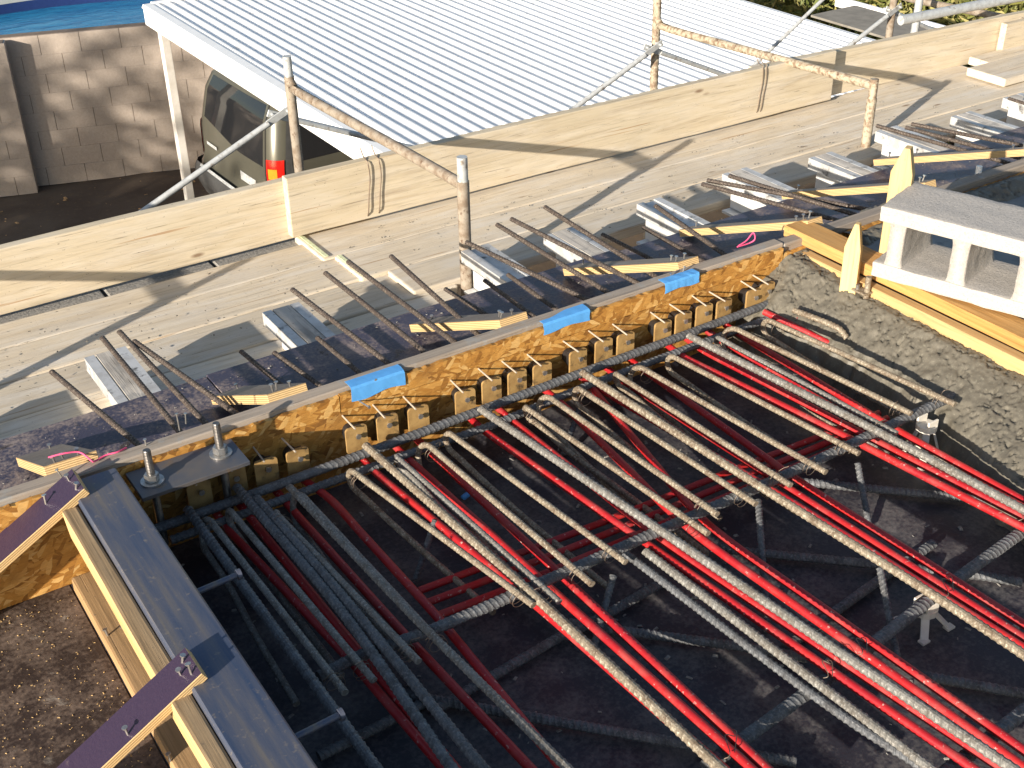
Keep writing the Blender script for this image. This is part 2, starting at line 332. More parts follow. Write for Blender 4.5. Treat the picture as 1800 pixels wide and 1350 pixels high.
# ================================================================== SETTING
GZ = -3.62
gv = []; gf = []
gx = np.concatenate([[-150, -60, -25], np.linspace(-12, 12, 49), [25, 60, 150]]); gy = np.concatenate([[-150, -60, -25, -8], np.linspace(2, 15.2, 34), [40, 90, 200]])
def pool_hole(x, y): return 0
for y in gy:
    for x in gx: gv.append((x, y, GZ + (.045*mn.noise((x*.9, y*.9, 0)) if abs(x) < 20 and 0 < y < 15 else 0)))
nx = len(gx)
for j in range(len(gy)-1):
    for i in range(nx-1):
        if gy[j] > 15: continue
        gf.append((j*nx+i, j*nx+i+1, (j+1)*nx+i+1, (j+1)*nx+i))
g0 = len(gv); gv += [(-150, 15.2, GZ-.6), (150, 15.2, GZ-.6), (150, 200, GZ-.6), (-150, 200, GZ-.6)]; gf.append((g0, g0+1, g0+2, g0+3))
tag(link('ground', mesh('ground', gv, gf, 'dirt', True)), kind='structure')
# pool behind the masonry wall
pc = Vector((4.4, 18.1)); PA, PB = 4.2, 3.7
def pe(a, r, z): return (pc.x+(PA+r)*math.cos(a), pc.y+(PB+r)*math.sin(a), z)
tag(link('pool_water', mesh('pool_water', [pe(a, 0, GZ-.1) for a in np.linspace(0, 2*math.pi, 96, endpoint=False)], [tuple(range(96))], 'water')), kind='structure')
def ring(r0, r1, z0, z1, mat, name, a0=0., a1=2*math.pi):
    vs = []; N = 96
    for a in np.linspace(a0, a1, N+1): vs += [pe(a, r0, z0), pe(a, r1, z1)]
    return tag(link(name, mesh(name, vs, [(2*i, 2*i+1, 2*i+3, 2*i+2) for i in range(N)], mat, True)), kind='structure')
ring(.004, .004, GZ-.4, GZ+.05, 'tile', 'pool_tile_band'); ring(.006, .32, GZ+.052, GZ+.058, 'coping', 'pool_coping'); ring(.33, 14, GZ+.05, GZ+.04, 'coping', 'pool_deck', .1, math.pi-.1)

# formwork deck
DZ = -.26
def sheet(name, x0, x1, y0, y1, z, th, mat, kind='structure'):
    me = bm_mesh(name, box_bm(x1-x0, y1-y0, th, .0015), mat)
    return tag(link(name, me, None, ((x0+x1)/2, (y0+y1)/2, z-th/2)), kind=kind)
sheet('formwork_deck', .331, 7.2, -.6, 2.36, DZ, .019, 'deck')
sheet('crusted_deck', -1.8, .330, -.6, 2.36, DZ+.001, .019, 'crust')
for k, (x0, x1) in enumerate(((-1.8, .92), (.924, 2.36), (2.364, 4.8), (4.804, 7.2))):
    sheet('outer_ledge', x0, x1, 2.363, 3.05+.012*math.sin(k*2.3), DZ+.0006*k, .019, 'ledge')
# finished slab beyond the bulkhead
sheet('concrete_slab', 2.645, 7.2, -.6, 2.362, -.045, .2, 'slab')

# rough concrete heaps (real relief)
def heap(name, x0, x1, y0, y1, nx_, ny_, fn, label):
    X = np.linspace(x0, x1, nx_); Y = np.linspace(y0, y1, ny_); vs = []
    for y in Y:
        for x in X:
            x_ = x + .008*mn.noise((x*30, y*30, 3)); z = fn(x, y)
            q = Vector((x*13, y*17, 0)); n1 = mn.noise(q+.9*mn.noise_vector(q*1.7)); n2 = mn.noise(q*2.1+Vector((7, 3, 0))+.8*mn.noise_vector(q*3.1)); amp = .5+.5*mn.noise((x*4, y*4, 20))
            z += .0055*mn.fractal(q*.9+Vector((3, 8, 0)), .75, 2.0, 5) - .020*math.exp(-(n1/.03)**2)*(.1+amp) - .009*math.exp(-(n2/.04)**2)*amp + .003*n1 +   .0022*mn.noise(Vector((x*140, y*140, 0)))
            vs.append((x_, y, z))
    fs = [(j*nx_+i, j*nx_+i+1, (j+1)*nx_+i+1, (j+1)*nx_+i) for j in range(ny_-1) for i in range(nx_-1)]
    o = link(name, mesh(name, vs, fs, 'cement', True)); tag(o, label, 'concrete', kind='stuff'); return o
def mound(x, y):
    xb = np.interp(y, [0, .5, 1.0, 1.33, 1.56, 1.77, 2.06, 2.26, 2.36], [1.78, 1.93, 2.13, 2.25, 2.32, 2.36, 2.38, 2.32, 2.31])
    xb += .02*mn.noise((y*9, 0, 0)) + .012*mn.noise((y*31, 4, 0)); top = np.interp(y, [0, 1.5, 2.1, 2.36], [-.10, -.075, -.065, -.035])
    t = (x-xb)/max(.05, 2.52-xb)
    if t < 0: s = max(0, 1+(x-xb)/.07); return -.285 + (.285-.155)*(s*s*(3-2*s))
    return -.155 + (top+.155)*(min(1, t*1.25)**.75)
heap('fresh_concrete', 1.70, 2.56, .15, 2.357, 200, 470, mound, 'rough grey freshly placed concrete heaped against the timber bulkhead')
def spill(x, y):
    e = math.exp(-((y-2.33-.03*mn.noise((x*3, 0, 0)))/.075)**2); a = .5+.6*mn.noise((x*2.2, 9, 0)); return -.075 + .105*e*max(0, a)
heap('concrete_spill', 2.70, 5.6, 2.12, 2.52, 420, 66, spill, 'lumpy concrete spill along the far slab edge')

# ================================================================== EDGE FORM
FY = 2.37
form = empty('edge_form', (0, FY, 0)); tag(form, 'long edge form of orange strand board topped by a grey timber', 'formwork')
board('top_timber', (-1.6, FY+.0215, -.044), (2.47, FY+.0215, -.044), .088, .040, 'greywood', up=(0, 1, 0), bev=.003, cuts=24, wob=.004, parent=form, seed=1)
board('top_timber', (2.473, FY+.0235, -.05), (7.2, FY+.0235, -.05), .088, .040, 'greywood', up=(0, 1, 0), bev=.003, cuts=24, wob=.004, parent=form, seed=2)
def osb_sheet(x0, x1, z0, z1, y, th=.011, seed=0):
    bm = box_bm(x1-x0, th, z1-z0, 0, 1, int((x1-x0)/.012))
    for v in bm.verts:
        if v.co.z > 0: v.co.z += .0035*mn.fractal(Vector((v.co.x*38+seed, seed, 0)), .6, 2., 3)
        else: v.co.z += .0012*mn.noise((v.co.x*30, seed, 0))
    me = bm_mesh('strand_board', bm, 'osb'); return link('strand_board', me, form, ((x0+x1)/2, y-FY, (z0+z1)/2))
osb_sheet(-1.6, 1.02, -.058, -.0115, FY-.0055-.002, .011, 1); osb_sheet(1.023, 2.455, -.056, -.009, FY-.0055-.002, .011, 2)
osb_sheet(-1.6, .62, DZ, -.0600, FY-.0055, .011, 3); osb_sheet(.622, 2.455, DZ, -.0585, FY-.0055-.001, .011, 4); osb_sheet(2.46, 7.2, DZ, -.03, FY-.0055, .011, 5)
def nail(P, d, L, parent, r=.0018, mat='bright', name='nail'):
    d = Vector(d).normalized(); P = Vector(P); path = np.array([P, P+d*(L-.002), P+d*(L-.0019), P+d*L]); m = tube_data(path-path[0], r, 7, taper=[1, 1, 2.3, 2.3])
    return link(name, mesh(name, *m, mat, False), parent, P-parent.location)
for (u, v, z, L, d) in ((316, 757, 0, .045, (0, .05, 1)), (327, 745, 0, .028, (.1, 0, 1)), (113, 845, 0, .03, (-.3, .2, 1)), (257, 785, 0, .02, (0, 0, 1)), (1200, 480, 0, .02, (.3, 0, 1)), (1180, 488, 0, .016, (-.3, 0, 1)), (662, 672, 0, .02, (0, -1, .2))):
    p = lev(u, v, -.002); p.y = max(p.y, FY+.005); nail(p, d, L, form)
nail((1.07, FY-.012, -.04), (.15, -1, .05), .045, form)

# blue tape folded over the front arris
for k, (ua, va, ub, vb, c) in enumerate(((614, 676, 708, 645, 'long strip of blue tape folded over the form, nearest the anchor plate'), (953, 568, 1034, 545, 'pointed strip of blue tape folded over the middle of the form'), (1166, 500, 1226, 478, 'crumpled short strip of blue tape at the far end of the form'))):
    xa = plY(ua, va, FY-.008).x; xb = plY(ub, vb, FY-.008).x; vs = []; fs = []; n = 14
    for i in range(n+1):
        x = xa+(xb-xa)*i/n; t = i/n; cr = (.0024 if k == 2 else .0007)
        back = (.030, .030*min(1, .15+1.4*t), .026)[k]; fr = (.034, .026, .024)[k]*(1+.12*math.sin(7*t+k))
        prof = [(FY-.010+back, .0042), (FY+.004, .0046), (FY-.0125, .004), (FY-.0152, -.002), (FY-.0160, -.6*fr), (FY-.0164, -fr)]
        for q, (y, z) in enumerate(prof): vs.append((x+.004*mn.noise((q*3.1, k, i*.2))*(1 if i in (0, n) else 0), y-.0006-abs(cr*mn.noise((i*.33, q*.4, k*5))), z+.0006+abs(cr*mn.noise((i*.3, q*.4, k*9+3)))))
    m_ = 6
    fs = [(i*m_+j, i*m_+j+1, (i+1)*m_+j+1, (i+1)*m_+j) for i in range(n) for j in range(m_-1)]
    c0 = Vector(vs[0]); o = link('tape_strip', mesh('tape_strip', [Vector(v)-c0 for v in vs], fs, 'tape', False), None, c0); tag(o, c, 'tape', 'blue tape strips on the form')
    so = o.modifiers.new('thick', 'SOLIDIFY'); so.thickness = .0006

# kickers outside: plywood struts from the top timber down to the ledge
def kicker(A, B, W, T, label, group, face, nails, side):
    A = Vector(A); B = Vector(B); root = empty('plywood_brace', V3(B)); tag(root, label, 'brace', group)
    o = board('strut', A, B, W, T, face, parent=root, edge='plyedge', bev=.0008)
    m, L = frame(A, B)
    for t, s in nails:
        p = m @ Vector((L*(t-.5), W*s, T/2-.001)); nail(p, (random.uniform(-.25, .25), random.uniform(-.2, .2), 1), random.uniform(.014, .024), root, .0024)
    return root
KO = [(78, 822, 'broad grey plywood brace with a pink string at its corner'), (470, 703, 'grey plywood brace behind the longest tape strip'), (870, 568, 'plywood brace between the long and the pointed tape strips'), (1180, 466, 'plywood brace behind the crumpled tape strip'), (1395, 388, 'plywood brace just left of the taller stake'), (1600, 322, 'plywood brace over the slab edge behind the taller stake'), (1770, 257, 'plywood brace at the far right over the slab')]
for k, (u, v, lab) in enumerate(KO):
    p = lev(u, v, .012); A = (p.x+.055, FY+.045, .006); dy = (.50, .50, .55, .60, .62, .66, .7)[k]
    B = (p.x+.055+.01, FY+.045+dy*.95, -.243); W = (.115, .10, .085, .075, .06, .05, .05)[k]
    kicker(A, B, W, .024, lab, 'plywood braces outside the form', ('phengrey', 'phengrey', 'phengrey', 'greywood', 'greywood', 'greywood', 'greywood')[k], ((.06, -.2), (.05, .25), (.12, .05), (.93, -.2)), 0)
# foreground kickers
kicker((.398, 2.318, .020), (-.06, 2.318, -.236), .088, .019, 'purple plywood brace nailed at the form corner', 'purple braces beside the steel channel', 'phen', ((.035, -.2), (.03, .28), (.16, -.1)), 1)
kicker((.402, 1.660, .020), (-.06, 1.655, -.236), .078, .019, 'purple plywood brace nearest the camera, across the brown sole board', 'purple braces beside the steel channel', 'phen', ((.035, -.2), (.03, .28), (.06, .05), (.3, .3)), 1)

# pink string
c = [lev(85, 804, .02), lev(112, 797, .026), lev(140, 795, .02), lev(160, 809, .012), lev(166, 811, .006), lev(186, 800, .006), lev(205, 795, .008), lev(222, 787, .004)]
o = tube('marker_string', [V3(p) for p in c], .0021, 'pink', 6, .006); tag(o, 'pink marker string tied round nails at the left form corner', 'string', 'pink marker strings')
c = [lev(1298, 432, .004), lev(1312, 423, .012), lev(1324, 409, .03), lev(1327, 420, .018), lev(1318, 427, .004), lev(1296, 434, .003)]
o = tube('marker_string', [V3(p) for p in c], .0021, 'pink', 6, .006); tag(o, 'short pink marker string at the far end of the form', 'string', 'pink marker strings')

# ================================================================== LEFT SIDE FORM: channel, timbers, plate
ch = empty('steel_channel', (.4275, 1.0, -.043)); tag(ch, 'blue grey steel channel lying along the left side of the pit', 'channel')
def prism(name, prof, y0, y1, mat, parent=None, loc=(0, 0, 0)):
    n = len(prof); vs = [(x, y0, z) for x, z in prof]+[(x, y1, z) for x, z in prof]
    fs = [(i, (i+1) % n, n+(i+1) % n, n+i) for i in range(n)]; 
    me = mesh(name, vs, fs, mat); bm = bmesh.new(); bm.from_mesh(me)
    bm.verts.ensure_lookup_table(); bmesh.ops.contextual_create(bm, geom=[e for e in bm.edges if e.is_boundary])
    bmesh.ops.recalc_face_normals(bm, faces=bm.faces[:]); bm.to_mesh(me); bm.free(); return link(name, me, parent, loc)
r_ = .004; prof = [(-.052+r_, .05), (.052-r_, .05), (.052, .05-r_), (.052, -.214), (.044, -.214), (.044, .042), (-.046, .042), (-.046, 0.004), (-.052, 0.004), (-.052, .05-r_)]
prism('channel_section', prof, -1.6, 1.345, 'channel', ch)
for yy, zz, L in ((1.895, -.028, .085), (1.45, -.028, .085), (.95, -.03, .085)):
    p = Vector((.484, yy, zz)); rod('headed_stud', p, p+Vector((L, .004, 0)), .0065, 'channel', ch); rod('stud_head', p+Vector((L, .004, 0)), p+Vector((L+.008, .004, 0)), .0115, 'channel', ch)
def chamfer_timber(name, x0, x1, y0, y1, z0, z1, mat, cham, label):
    bm = box_bm(y1-y0, x1-x0, z1-z0, .006, 2, 20)
    for v in bm.verts:
        q = v.co.x
        if q > (y1-y0)/2-.06 and v.co.z < 0 and cham: v.co.x -= cham*(1-0)
        v.co += .002*Vector((0, mn.noise((q*7, v.co.y*30, 0)), mn.noise((q*7, 9, v.co.z*30))))
    if isinstance(mat, list):
        bm.normal_update()
        for f in bm.faces: f.material_index = 1 if f.normal.z > .55 else 0
    me = bm_mesh(name, bm, mat); o = link(name, me, None, ((x0+x1)/2, (y0+y1)/2, (z0+z1)/2)); o.rotation_euler = (0, 0, math.pi/2)
    tag(o, label, 'timber'); return o
chamfer_timber('edge_timber', .338, .374, -.6, 2.275, -.058, -.006, ['newwood', 'worntop'], .035, 'bright sawn timber on edge against the steel channel, beyond the near purple brace')
sole = chamfer_timber('sole_board', .332, .474, -.6, 2.33, DZ+.001, DZ+.039, 'soleply', 0, 'brown sole board nailed to the deck below the steel channel')
for (u, v) in ((190, 1118), (222, 1112), (300, 1338), (343, 1318)):
    p = lev(u, v, DZ+.038); 
    d = Vector((random.uniform(-.3, .3), .2, 1)); P = p; m = tube_data(np.array([Vector((0, 0, 0)), d*.016, d*.0161, d*.018]), .0024, 7, taper=[1, 1, 2.2, 2.2])
    nl = link('nail', mesh('nail', *m, 'bright'), sole); nl.matrix_basis = Matrix.Rotation(-math.pi/2, 4, 'Z') @ Matrix.Translation(P-sole.location)

pl = empty('anchor_bolt_plate', (.62, 2.296, -.03)); tag(pl, 'dark steel plate with two upright bolts beside the form corner', 'steel plate')
link('plate', bm_mesh('plate', box_bm(.245, .112, .010, .001), 'steel'), pl, (0, 0, .005))
def bolt(x, y):
    b = empty('dummy', (0, 0, 0)); bpy.data.objects.remove(b)
    pth = [(x, y, -.16)] + [(x, y, -.16+.002*i) for i in range(1, 127)]
    P = np.array(pth); V, F = tube_data(P, .0092, 14, taper=[1 if i % 2 else .93 for i in range(len(P)-2)]+[.93, .8])
    bt = link('threaded_bolt', mesh('threaded_bolt', V, F, 'boltsteel'), pl)
    V, F = tube_data(np.array([(x, y, .0102), (x, y, .0138)]), .0255, 28); link('washer', mesh('washer', V, F, 'bright'), bt)
    bm = bmesh.new(); bmesh.ops.create_cone(bm, cap_ends=True, segments=6, radius1=.0168, radius2=.0168, depth=.017, matrix=Matrix.Translation((x, y, .0225)) @ Matrix.Rotation(.35, 4, 'Z'))
    bmesh.ops.bevel(bm, geom=bm.edges[:], offset=.0014, segments=2, affect='EDGES'); link('nut', bm_mesh('nut', bm, 'bright'), bt)
bolt(-.083, -.008); bolt(.080, .008)

# ================================================================== TENDON ANCHORS ALONG THE FORM
AC = [(351, 866), (413, 843), (469, 826), (524, 803), (628, 773), (682, 749), (736, 727), (818.6, 703), (865, 686), (910, 669), (954, 654), (1017, 634), (1062, 617), (1100.5, 603), (1166, 581), (1202, 565), (1238.6, 550.5), (1273.6, 539.6), (1326, 522), (1349, 511)]
AY = 2.308
def rrect(w, h, r, n=4):
    pts = []
    for cx, cy, a0 in ((w/2-r, h/2-r, 0), (-w/2+r, h/2-r, 90), (-w/2+r, -h/2+r, 180), (w/2-r, -h/2+r, 270)):
        for k in range(n+1): a = math.radians(a0+90*k/n); pts.append((cx+r*math.cos(a), cy+r*math.sin(a)))
    return pts
def extrude_y(name, pts, y0, y1, mat, parent, s1=1.):
    n = len(pts); vs = [(x, y0, z) for x, z in pts]+[(x*s1, y1, z*s1) for x, z in pts]
    fs = [tuple(range(n)), tuple(reversed(range(n, 2*n)))]+[(i, n+i, n+(i+1) % n, (i+1) % n) for i in range(n)]
    return link(name, mesh(name, vs, fs, mat), parent)
proto_parts = None
AX = []
for k, (u, v) in enumerate(AC):
    p = plY(u, v, AY); AX.append(p.x); a = empty('tendon_anchor', (p.x, AY, -.113+.004*math.sin(k*1.7)))
    tag(a, ('tan anchor plate on the orange form, %s from the left' % ORD[k]) if k > 1 else ('shaded anchor plate below the bolt plate, %s from the left' % ORD[k]), 'anchor', 'tendon anchor plates along the form')
    if proto_parts is None:
        pts = rrect(.056, .072, .009)
        q1 = extrude_y('face_plate', pts, 0, .006, 'tan_plastic', a)
        q2 = extrude_y('pocket_former', [(.023*math.cos(t), .028*math.sin(t)) for t in np.linspace(0, 2*math.pi, 18, endpoint=False)], .0065, .052, 'blackcup', a, .72)
        q3 = extrude_y('casting', rrect(.040, .064, .006), .007, .018, 'blackcup', a)
        proto_parts = [q1.data, q2.data, q3.data]
    else:
        for n_, d_ in zip(('face_plate', 'pocket_former', 'casting'), proto_parts): link(n_, d_, a)
    a.rotation_euler = (0, 0, random.uniform(-.06, .06))
    nail((p.x+.002, AY+.001, a.location.z+.012), (random.uniform(-.1, .1), -1, 0), .010, a, .0032)
    x0 = -.012+random.uniform(-.004, .004)
    q = link('guide_nail', mesh('guide_nail', *tube_data(np.array([(x0, .055, .046), (x0+.003, -.012, .040)]), .0023, 7), 'pin'), a)

# ================================================================== REBAR
def bar(name, pts, r, mat, label, group, rib=.17, pitch=None, step=None, ties=(), straight=False):
    pitch = pitch or r*1.45
    o = tube(name, pts, r, mat, 12, step or pitch/4.6, rib*1.1, pitch, parent=None, straight=straight, smooth=False)
    tag(o, label, 'rebar', group)
    for (tx, ty, tz, rr) in ties: tie(o, Vector((tx, ty, tz)), rr)
    return o
def tie(par, c, rr):
    pts = []; a0 = random.uniform(0, 6)
    for k in range(22):
        a = a0+k*2*math.pi*1.7/21; pts.append((c.x+rr*math.cos(a)*1.05, c.y+(k/21-.5)*.018, c.z+rr*math.sin(a)))
    e = pts[-1]; pts += [(e[0]+random.uniform(-.012, .012), e[1]-.008, c.z+rr+.006), (e[0]+random.uniform(-.025, .025), e[1]-.016, c.z+rr+.012)]
    tube('tie_wire', pts, .0007, 'wire', 5, .004, parent=par)
# bars parallel to the form
ZB = -.135
a = lev(268, 932, ZB); b = lev(600, 812, ZB); c = lev(980, 671, ZB); d = lev(1357, 532, ZB)
bar('edge_bar', [V3(a), V3(b), V3(c), V3(d)], .0112, 'rebardark', 'thick dark ribbed bar running along the form in front of the anchor plates', 'bars parallel to the form', .08, .014)
ps = [lev(u, v, -.155) for u, v in ((300, 950), (525, 868), (732, 793), (868, 746), (1008, 688), (1164, 629), (1290, 582), (1392, 546))]
bar('edge_bar', [V3(p) for p in ps], .0095, 'rebardark', 'second thinner bar along the form, threaded through the bar hooks', 'bars parallel to the form', .15)
ps = [lev(u, v, ZB) for u, v in ((560, 1190), (640, 1150), (775, 1101), (1000, 1003), (1186, 921), (1400, 826), (1560, 750), (1676, 696))]
bar('support_bar', [V3(p) for p in ps], .0115, 'rebardark', 'ribbed support bar under the free ends of the hooked bars', 'bars parallel to the form', .10, .013)
ps = [lev(u, v, -.190) for u, v in ((1240, 1349), (1302, 1303), (1450, 1195), (1535, 1132), (1660, 1035), (1792, 938), (1900, 860))]
bar('support_bar', [V3(p) for p in ps], .0125, 'rebardark', 'ribbed bar crossing below the red tendon bundles at lower right', 'bars parallel to the form', .10, .013)
ps = [lev(u, v, -.190) for u, v in ((1640, 1375), (1757, 1284), (1870, 1196))]
bar('support_bar', [V3(p) for p in ps], .0125, 'rebardark', 'ribbed bar just entering at the lower right corner', 'bars parallel to the form', .10, .013)
# hooked U bars: top leg out over the support bar, bend at the form, bottom leg back
HB = [((612, 822), (938, 1064), 'rebar'), ((690, 797), (983, 1058), 'rebargrey'), ((742, 773), (1041, 1027), 'rebar'), ((783, 756), (1100, 988), 'rebar'), ((917, 711), (1245, 938), 'rebar'), ((954, 690), (1261, 904), 'rebar'), ((1010, 678), (1329, 886), 'rebar'), ((1076, 653), (1390, 853), 'rebar'), ((1115, 639), (1452, 830), 'rebar'), ((1174, 622), (1510, 797), 'rebar'), ((1255, 590), (1576, 762), 'rebargrey'), ((1279, 571), (1602, 727), 'rebar'), ((1343, 559), (1679, 711), 'rebar')]
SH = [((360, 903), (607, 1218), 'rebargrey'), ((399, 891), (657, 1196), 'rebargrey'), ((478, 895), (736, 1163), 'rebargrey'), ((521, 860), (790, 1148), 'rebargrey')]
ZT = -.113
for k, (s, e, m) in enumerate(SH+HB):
    S = lev(*s, ZT); E_ = lev(*e, ZT); d = (E_-S).normalized(); sd = Vector((.004*(k % 3-1), 0, 0)); Rr = .026 if k % 3 else .034
    C0 = S+d*Rr; pts = [V3(E_), V3(E_.lerp(S, .33)), V3(E_.lerp(S, .66)), V3(C0+d*.06), V3(C0+d*.02)]
    for t in range(0, 7): aa = math.pi/2-t*math.pi/6; pts.append(V3(C0-d*Rr*math.cos(aa)+sd*t+Vector((0, 0, Rr*math.sin(aa)-Rr))))
    q = Vector(pts[-1]); Lb = random.uniform(.46, .60); pts += [V3(q+d*.04+Vector((0, 0, -.004))), V3(q+d*.14+Vector((0, 0, -.018))), V3(q+d*.3+sd*3+Vector((0, 0, -.034))), V3(q+d*Lb+sd*5+Vector((0, 0, -.050)))]
    lab = ('hooked bar in the shade by the channel, %s from the left' % ORD[k]) if k < 4 else ('sunlit hooked bar with its free end on the support bar, %s from the left' % ORD[k-4])
    tpos = E_ - d*.045
    bar('hooked_bar', pts, .0070, m, lab, 'hooked bars along the form', .11, .0105, .0036, ties=[(tpos.x, tpos.y, ZT-.011, .0175)] + ([(S.x+d.x*.04, S.y+d.y*.05, ZT-.014, .019)] if k % 2 == 0 else []))
# straight long bars
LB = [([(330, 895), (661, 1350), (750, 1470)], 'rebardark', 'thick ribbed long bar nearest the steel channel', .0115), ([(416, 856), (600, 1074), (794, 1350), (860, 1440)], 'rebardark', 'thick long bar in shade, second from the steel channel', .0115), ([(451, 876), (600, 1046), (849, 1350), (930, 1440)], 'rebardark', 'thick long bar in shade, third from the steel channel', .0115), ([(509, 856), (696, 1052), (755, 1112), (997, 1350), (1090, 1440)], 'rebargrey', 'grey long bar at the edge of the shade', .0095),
      ([(643, 783), (942, 1050), (1261, 1346), (1360, 1440)], 'rebar', 'first sunlit long bar, with bold twisted ribs, left of the red bundles', .0112), ([(845, 719), (1164, 934), (1489, 1155), (1773, 1346), (1880, 1420)], 'rebargrey', 'second sunlit long bar, grey, between two red tendon pairs', .0112), ([(1024, 655), (1333, 853), (1605, 1023), (1796, 1148), (1880, 1205)], 'rebar', 'third sunlit long bar, caked with grout on the right', .0112), ([(1211, 590), (1535, 754), (1796, 894), (1900, 950)], 'rebargrey', 'fourth sunlit long bar, pale grey, nearest the rough concrete', .0112)]
for k, (ps, m, lab, r) in enumerate(LB):
    bar('long_bar', [V3(lev(u, v, -.113-.003*(i > 1))) for i, (u, v) in enumerate(ps)], r*.84, m, lab, 'long straight bars across the pit', .14, .0145)
bar('long_bar', [V3(lev(u, v, -.163)) for u, v in ((1135, 969), (1423, 1190), (1629, 1346), (1720, 1415))], .0092, 'rebargrey', 'grey closely ribbed bar beside the orange red tendon pair', 'long straight bars across the pit', .17, .013)
bar('long_bar', [V3(lev(u, v, -.172)) for u, v in ((1100, 973), (1434, 1225), (1617, 1346), (1700, 1400))], .0080, 'rebardark', 'dark thin bar below the closely ribbed grey bar', 'long straight bars across the pit', .2, .013)
sbar = lev(1395, 545, -.105); sb2 = lev(1468, 574, -.108)
bar('long_bar', [V3(sbar), V3(sb2), V3(sb2+(sb2-sbar)*.3+Vector((0, 0, -.02)))], .0078, 'rebar', 'short bar end sinking into the rough concrete', 'long straight bars across the pit')
# bottom mat on the deck
MAT = [([(1394, 846), (1419, 848), (1691, 875), (1760, 882)], 'lower bar lying beside the concrete edge'), ([(1000, 1095), (1094, 1109), (1296, 1136), (1420, 1157)], 'lower bar crossing the middle of the dark deck'), ([(700, 1215), (756, 1229), (1199, 1307), (1400, 1340)], 'lower bar crossing the dark deck near the bottom edge'), ([(1250, 962), (1341, 973), (1536, 992), (1640, 1004)], 'lower bar between the two far tendon bundles'), ([(1617, 1187), (1700, 1202), (1777, 1216), (1830, 1224)], 'lower bar beside the near plastic chair'), ([(1690, 1008), (1740, 1014), (1796, 1024)], 'short grey lower bar right of the chair'),
       ([(989, 1117), (864, 1190), (760, 1250)], 'lower diagonal bar in the dark middle'), ([(1170, 1020), (1080, 1072), (990, 1120)], 'lower diagonal bar behind the orange red pair'), ([(1640, 955), (1560, 1010), (1500, 1052), (1380, 1140)], 'lower diagonal bar seen through the far bundle'), ([(560, 1330), (640, 1290), (760, 1228)], 'lower diagonal bar near the bottom left of the pit')]
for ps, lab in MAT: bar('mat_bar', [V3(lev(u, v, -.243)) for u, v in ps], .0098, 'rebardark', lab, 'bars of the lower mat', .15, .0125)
ST = [((1508, 815), (1528, 925)), ((1547, 1000), (1580, 1170)), ((1333, 880), (1349, 1110)), ((1078, 1012), (1040, 1150)), ((765, 915), (730, 1020)), ((1018, 720), (990, 800))]
for k, ((u0, v0), (u1, v1)) in enumerate(ST):
    b0 = lev(u1, v1, -.25); t0 = lev(u0, v0, -.16 if k != 5 else -.19); bar('stirrup_bar', [V3(t0), V3(t0.lerp(b0, .5)), V3(b0)], .007, 'rebardark', ('dark sloping stirrup bar rising from the deck, %s from the right' % ORD[[1, 0, 2, 3, 5, 4][k]]), 'sloping stirrup bars', .15, .011)

# ================================================================== TENDONS
ZA = -.113
TD = [((440, 910), (622, 1135), (812, 1365)), ((405, 935), (622, 1167), (792, 1365)), ((505, 886), (705, 1109), (945, 1364)), ((583, 880), (767, 1082), (1000, 1366)),
      ((662, 832), (960, 1078), (1285, 1363)), ((717, 806), (969, 1036), (1330, 1360)), ((759, 797), (985, 1010), (1350, 1353)),
      ((855, 760), (1150, 965), (1735, 1368)), ((899, 738), (1166, 953), (1785, 1367)), ((989, 711), (1213, 933), (1824, 1366)), ((1032, 672), (1240, 922), (1830, 1341)),
      ((1059, 686), (1368, 868), (1830, 1158)), ((1094, 668), (1388, 860), (1830, 1141)), ((1141, 657), (1407, 848), (1830, 1117)),
      ((1205, 629), (1508, 778), (1830, 943)), ((1240, 618), (1512, 761), (1830, 925)), ((1279, 606), (1500, 738), (1830, 908)), ((1310, 594), (1578, 757), (1830, 897)),
      ((1343, 548), (1430, 590), (1520, 634)), ((1399, 559), (1448, 583), (1490, 606))]
DESC = ['deep red tendon in the shade', 'deep red tendon in the shade', 'deep red tendon in the shade', 'deep red tendon in the shade']+['red tendon of the left sunlit bundle of three']*3+['orange red tendon of the middle pair']*2+['red tendon of the second pair']*2+['red tendon of the grout-splashed bundle of three']*3+['red tendon of the bundle nearest the concrete']*4+['short red tendon running under the concrete edge']*2
WH = ['second from the channel', 'nearest the channel', 'third from the channel', 'farthest from the channel', 'leftmost', 'middle one', 'rightmost', 'left one', 'right one', 'left one', 'right one', 'leftmost', 'middle one', 'rightmost', 'leftmost', 'second from the left', 'third from the left', 'rightmost', 'left one', 'right one']
for k, ps in enumerate(TD):
    if k < 18:
        A_, K_, E_ = [lev(u, v, -.1665) for u, v in ps]; E_ = K_+(E_-K_)*1.25
        ax = min(AX, key=lambda x: abs(x-A_.x)); S_ = Vector((ax if A_.y < 2.2 else A_.x-.003, AY-.001, -.160))
        pts = [S_, A_, A_.lerp(K_, .3), A_.lerp(K_, .6), A_.lerp(K_, .9), K_.lerp(E_, .07), K_.lerp(E_, .3), K_.lerp(E_, .6), E_] if A_.y < S_.y-.01 else [S_, S_.lerp(K_, .3), S_.lerp(K_, .6), S_.lerp(K_, .9), K_.lerp(E_, .07), K_.lerp(E_, .3), K_.lerp(E_, .6), E_]
    else: pts = [lev(u, v, -.138-.02*i) for i, (u, v) in enumerate(ps)]
    pts = [V3(p) for p in pts]
    o = tube('red_tendon', pts, .0094, 'tendon', 12, .02); tag(o, DESC[k]+', '+WH[k], 'tendon', 'red sheathed tendons')
